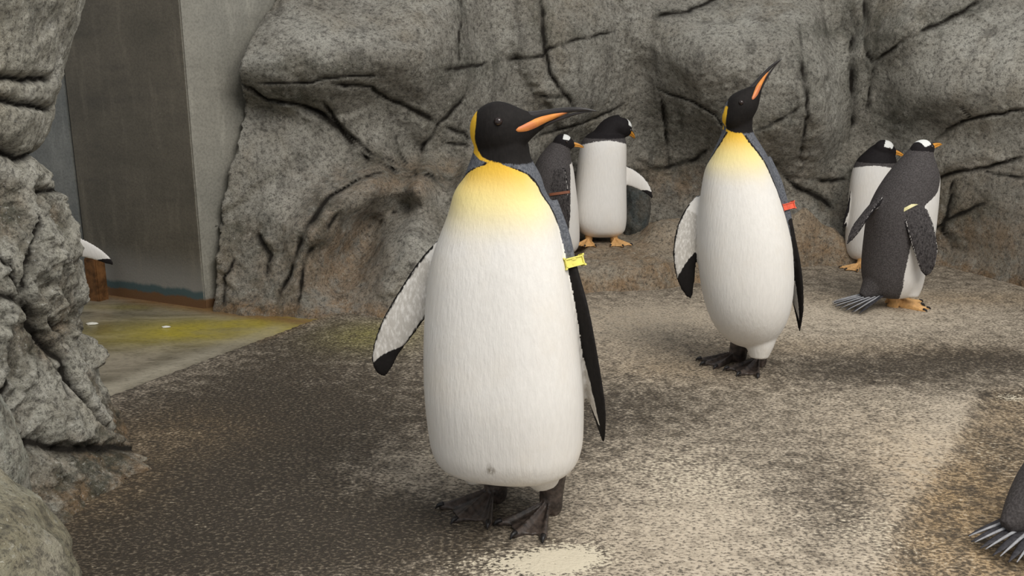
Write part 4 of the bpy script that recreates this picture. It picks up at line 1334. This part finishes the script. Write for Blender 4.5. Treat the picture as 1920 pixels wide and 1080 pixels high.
# ---- gentoo behind that one
B = np.array([1.59, 3.975, 0.001])
fl_r = dict(pts=[(off(B, 1618, 318, 4.02), .026, .012), (off(B, 1606, 345, 4.0), .030, .010), (off(B, 1597, 380, 3.98), .028, .008), (off(B, 1586, 412, 3.97), .018, .005), (off(B, 1580, 432, 3.97), .004, .002)],
            chord=(-.75, -.6, 0), under=(.5, -.8, 0), marks=(.5, .9, .80), len=.25)
fl_l = dict(pts=[(off(B, 1680, 318, 4.02), .03, .012), (off(B, 1695, 360, 4.02), .03, .008), (off(B, 1700, 410, 4.02), .02, .005), (off(B, 1700, 425, 4.02), .004, .002)],
            chord=(.3, -.9, 0), under=(-.9, -.3, 0), len=.22)
g5 = penguin('gentoo_penguin', B, dict(
    kind='gentoo', yaw=R_(-22), voxel=.005, power=2.15,
    torso=[(.028, .0, 0, .04, .04, .04), (.036, .0, 0, .072, .07, .07), (.07, .0, 0, .092, .092, .09), (.14, .0, 0, .10, .10, .098), (.24, .0, 0, .101, .10, .098), (.34, .0, .004, .099, .096, .095), (.42, .002, .008, .094, .086, .09), (.47, .006, .01, .080, .072, .08), (.50, .014, .01, .062, .056, .062), (.525, .02, .008, .044, .042, .044), (.54, .025, .005, .03, .03, .03)],
    edge=[(0, 112), (.2, 104), (.35, 98), (.45, 94), (.5, 90)], bib=.452, blackz=.462,
    head=(.030, -.014, .520), look=(.90, -.22, -.28), up=(.25, -.1, .95), patchbox=(-.016, .020, .010),
    flippers=[fl_r, fl_l], foot_len=.085,
    bumps=[([(0, .06, .10), (.0, .11, .05), (.0, .15, .014)], [.05, .03, .006])], bump_dark=[.03],
    feet=[dict(p=(-.050, -.052), yaw=R_(-58), h=.06, r=.018), dict(p=(.055, -.055), yaw=R_(-10), h=.06, r=.018)],
    bands=[dict(flipper=0, s=.12, mat='pink_band', clasp=0)]))
tag(g5, 'gentoo penguin with a pink band, standing behind the one with its back turned', 'penguin', 'gentoo penguins')

# ---- gentoo hidden by the rock pillar, only a flipper shows
B = np.array([-1.64, 3.04, -0.012])
fl_r = dict(pts=[((-.07, .02, .38), .03, .012), ((-.10, .03, .32), .034, .009), ((-.115, .04, .24), .03, .007), ((-.12, .04, .18), .004, .002)], chord=(-.3, -.9, 0), under=(.9, -.3, 0), len=.22)
fl_l = dict(pts=[((.060, .0, .335), .040, .012), (off(B, 136, 459, 3.0), .036, .010), (off(B, 160, 467, 3.0), .030, .0085), (off(B, 185, 478, 3.0), .022, .007), (off(B, 203, 489, 3.0), .014, .005), (off(B, 213, 497, 3.0), .004, .002)],
            chord=(.40, .0, .88), under=(-.1, -1, -.15), marks=(1.05, 1.05, .72), root=0.0, len=.22)
G8 = dict(G4)
G8.update(yaw=R_(10), torso=[(a, b - .02, c, d * .92, e, f) for a, b, c, d, e, f in G4['torso']], neck=[((-.01, .03, .44), .06), ((-.02, .03, .485), .05), ((-.03, .02, .51), .042)],
          head=(-.035, .015, .505), look=(-.6, -.7, -.1), up=(0, 0, 1), flippers=[fl_r, fl_l], patchbox=(-.022, .014, .016))
g8 = penguin('gentoo_penguin', B, G8)
tag(g8, 'gentoo penguin hidden by the rock pillar with only its pale flipper showing', 'penguin', 'gentoo penguins')


# ---- gentoo at the edge of view bending forward, only its tail and rump show
def lean(z):
    return 0.85 * z if z < 0.2 else 0.17 + 0.30 * (z - 0.2)


def lean_pt(p):
    return (p[0] + lean(max(p[2] - .03, 0)), p[1], p[2])


G7 = dict(G6)
G7['torso'] = [(r[0], r[1] + lean(max(r[0] - .03, 0)), *r[2:]) for r in G6['torso']]
G7['head'] = lean_pt(G6['head'])
G7['flippers'] = [dict(f, pts=[(lean_pt(p), h, t) for p, h, t in f['pts']]) for f in G6['flippers']]
G7['bumps'] = [([lean_pt(p) for p in P_], r_) for P_, r_ in G6['bumps']]
G7['bumps'][0] = ([(.05, -.01, .16), (-.05, -.02, .105), (-.115, -.028, .070), (-.165, -.034, .045)], [.09, .072, .045, .014])
G7['bands'] = []
G7['tail'] = dict(G6['tail'], p=(-.115, -.038, .050), spread=.34, n=11, w0=.03, len=.115)
tailp = ground(1832, 1030)
g7 = penguin('gentoo_penguin', (0, 0, 0), G7)
g7.rotation_euler = (0, 0, R_(12))
dv = Matrix.Rotation(R_(12), 3, 'Z') @ Vector((-.225, -.04, 0))
g7.location = (float(tailp[0] - dv.x), float(tailp[1] - dv.y), -0.010)
tag(g7, 'gentoo penguin cut off by the frame, only dark rump and tail feathers showing', 'penguin', 'gentoo penguins')

# ---- small pale scraps lying on the wet channel
for px, py, s, lab in ((172, 607, .022, 'small white scrap on the wet channel beside the rock pillar'), (311, 613, .016, 'tiny pale scrap in the middle of the wet channel')):
    c = ground(px, py, -0.010)
    bm = bmesh.new()
    bmesh.ops.create_icosphere(bm, subdivisions=2, radius=1)
    for v in bm.verts:
        k = 1 + 0.35 * noise.noise(v.co * 2.3)
        v.co = Vector((v.co.x * s * k, v.co.y * s * .55 * k, max(v.co.z, -0.2) * s * .28 * k))
    me = bpy.data.meshes.new('scrap'); bm.to_mesh(me); bm.free()
    o = link('scrap', me, MAT['dropping'], None, tuple(map(float, c)))
    tag(o, lab, 'scrap')
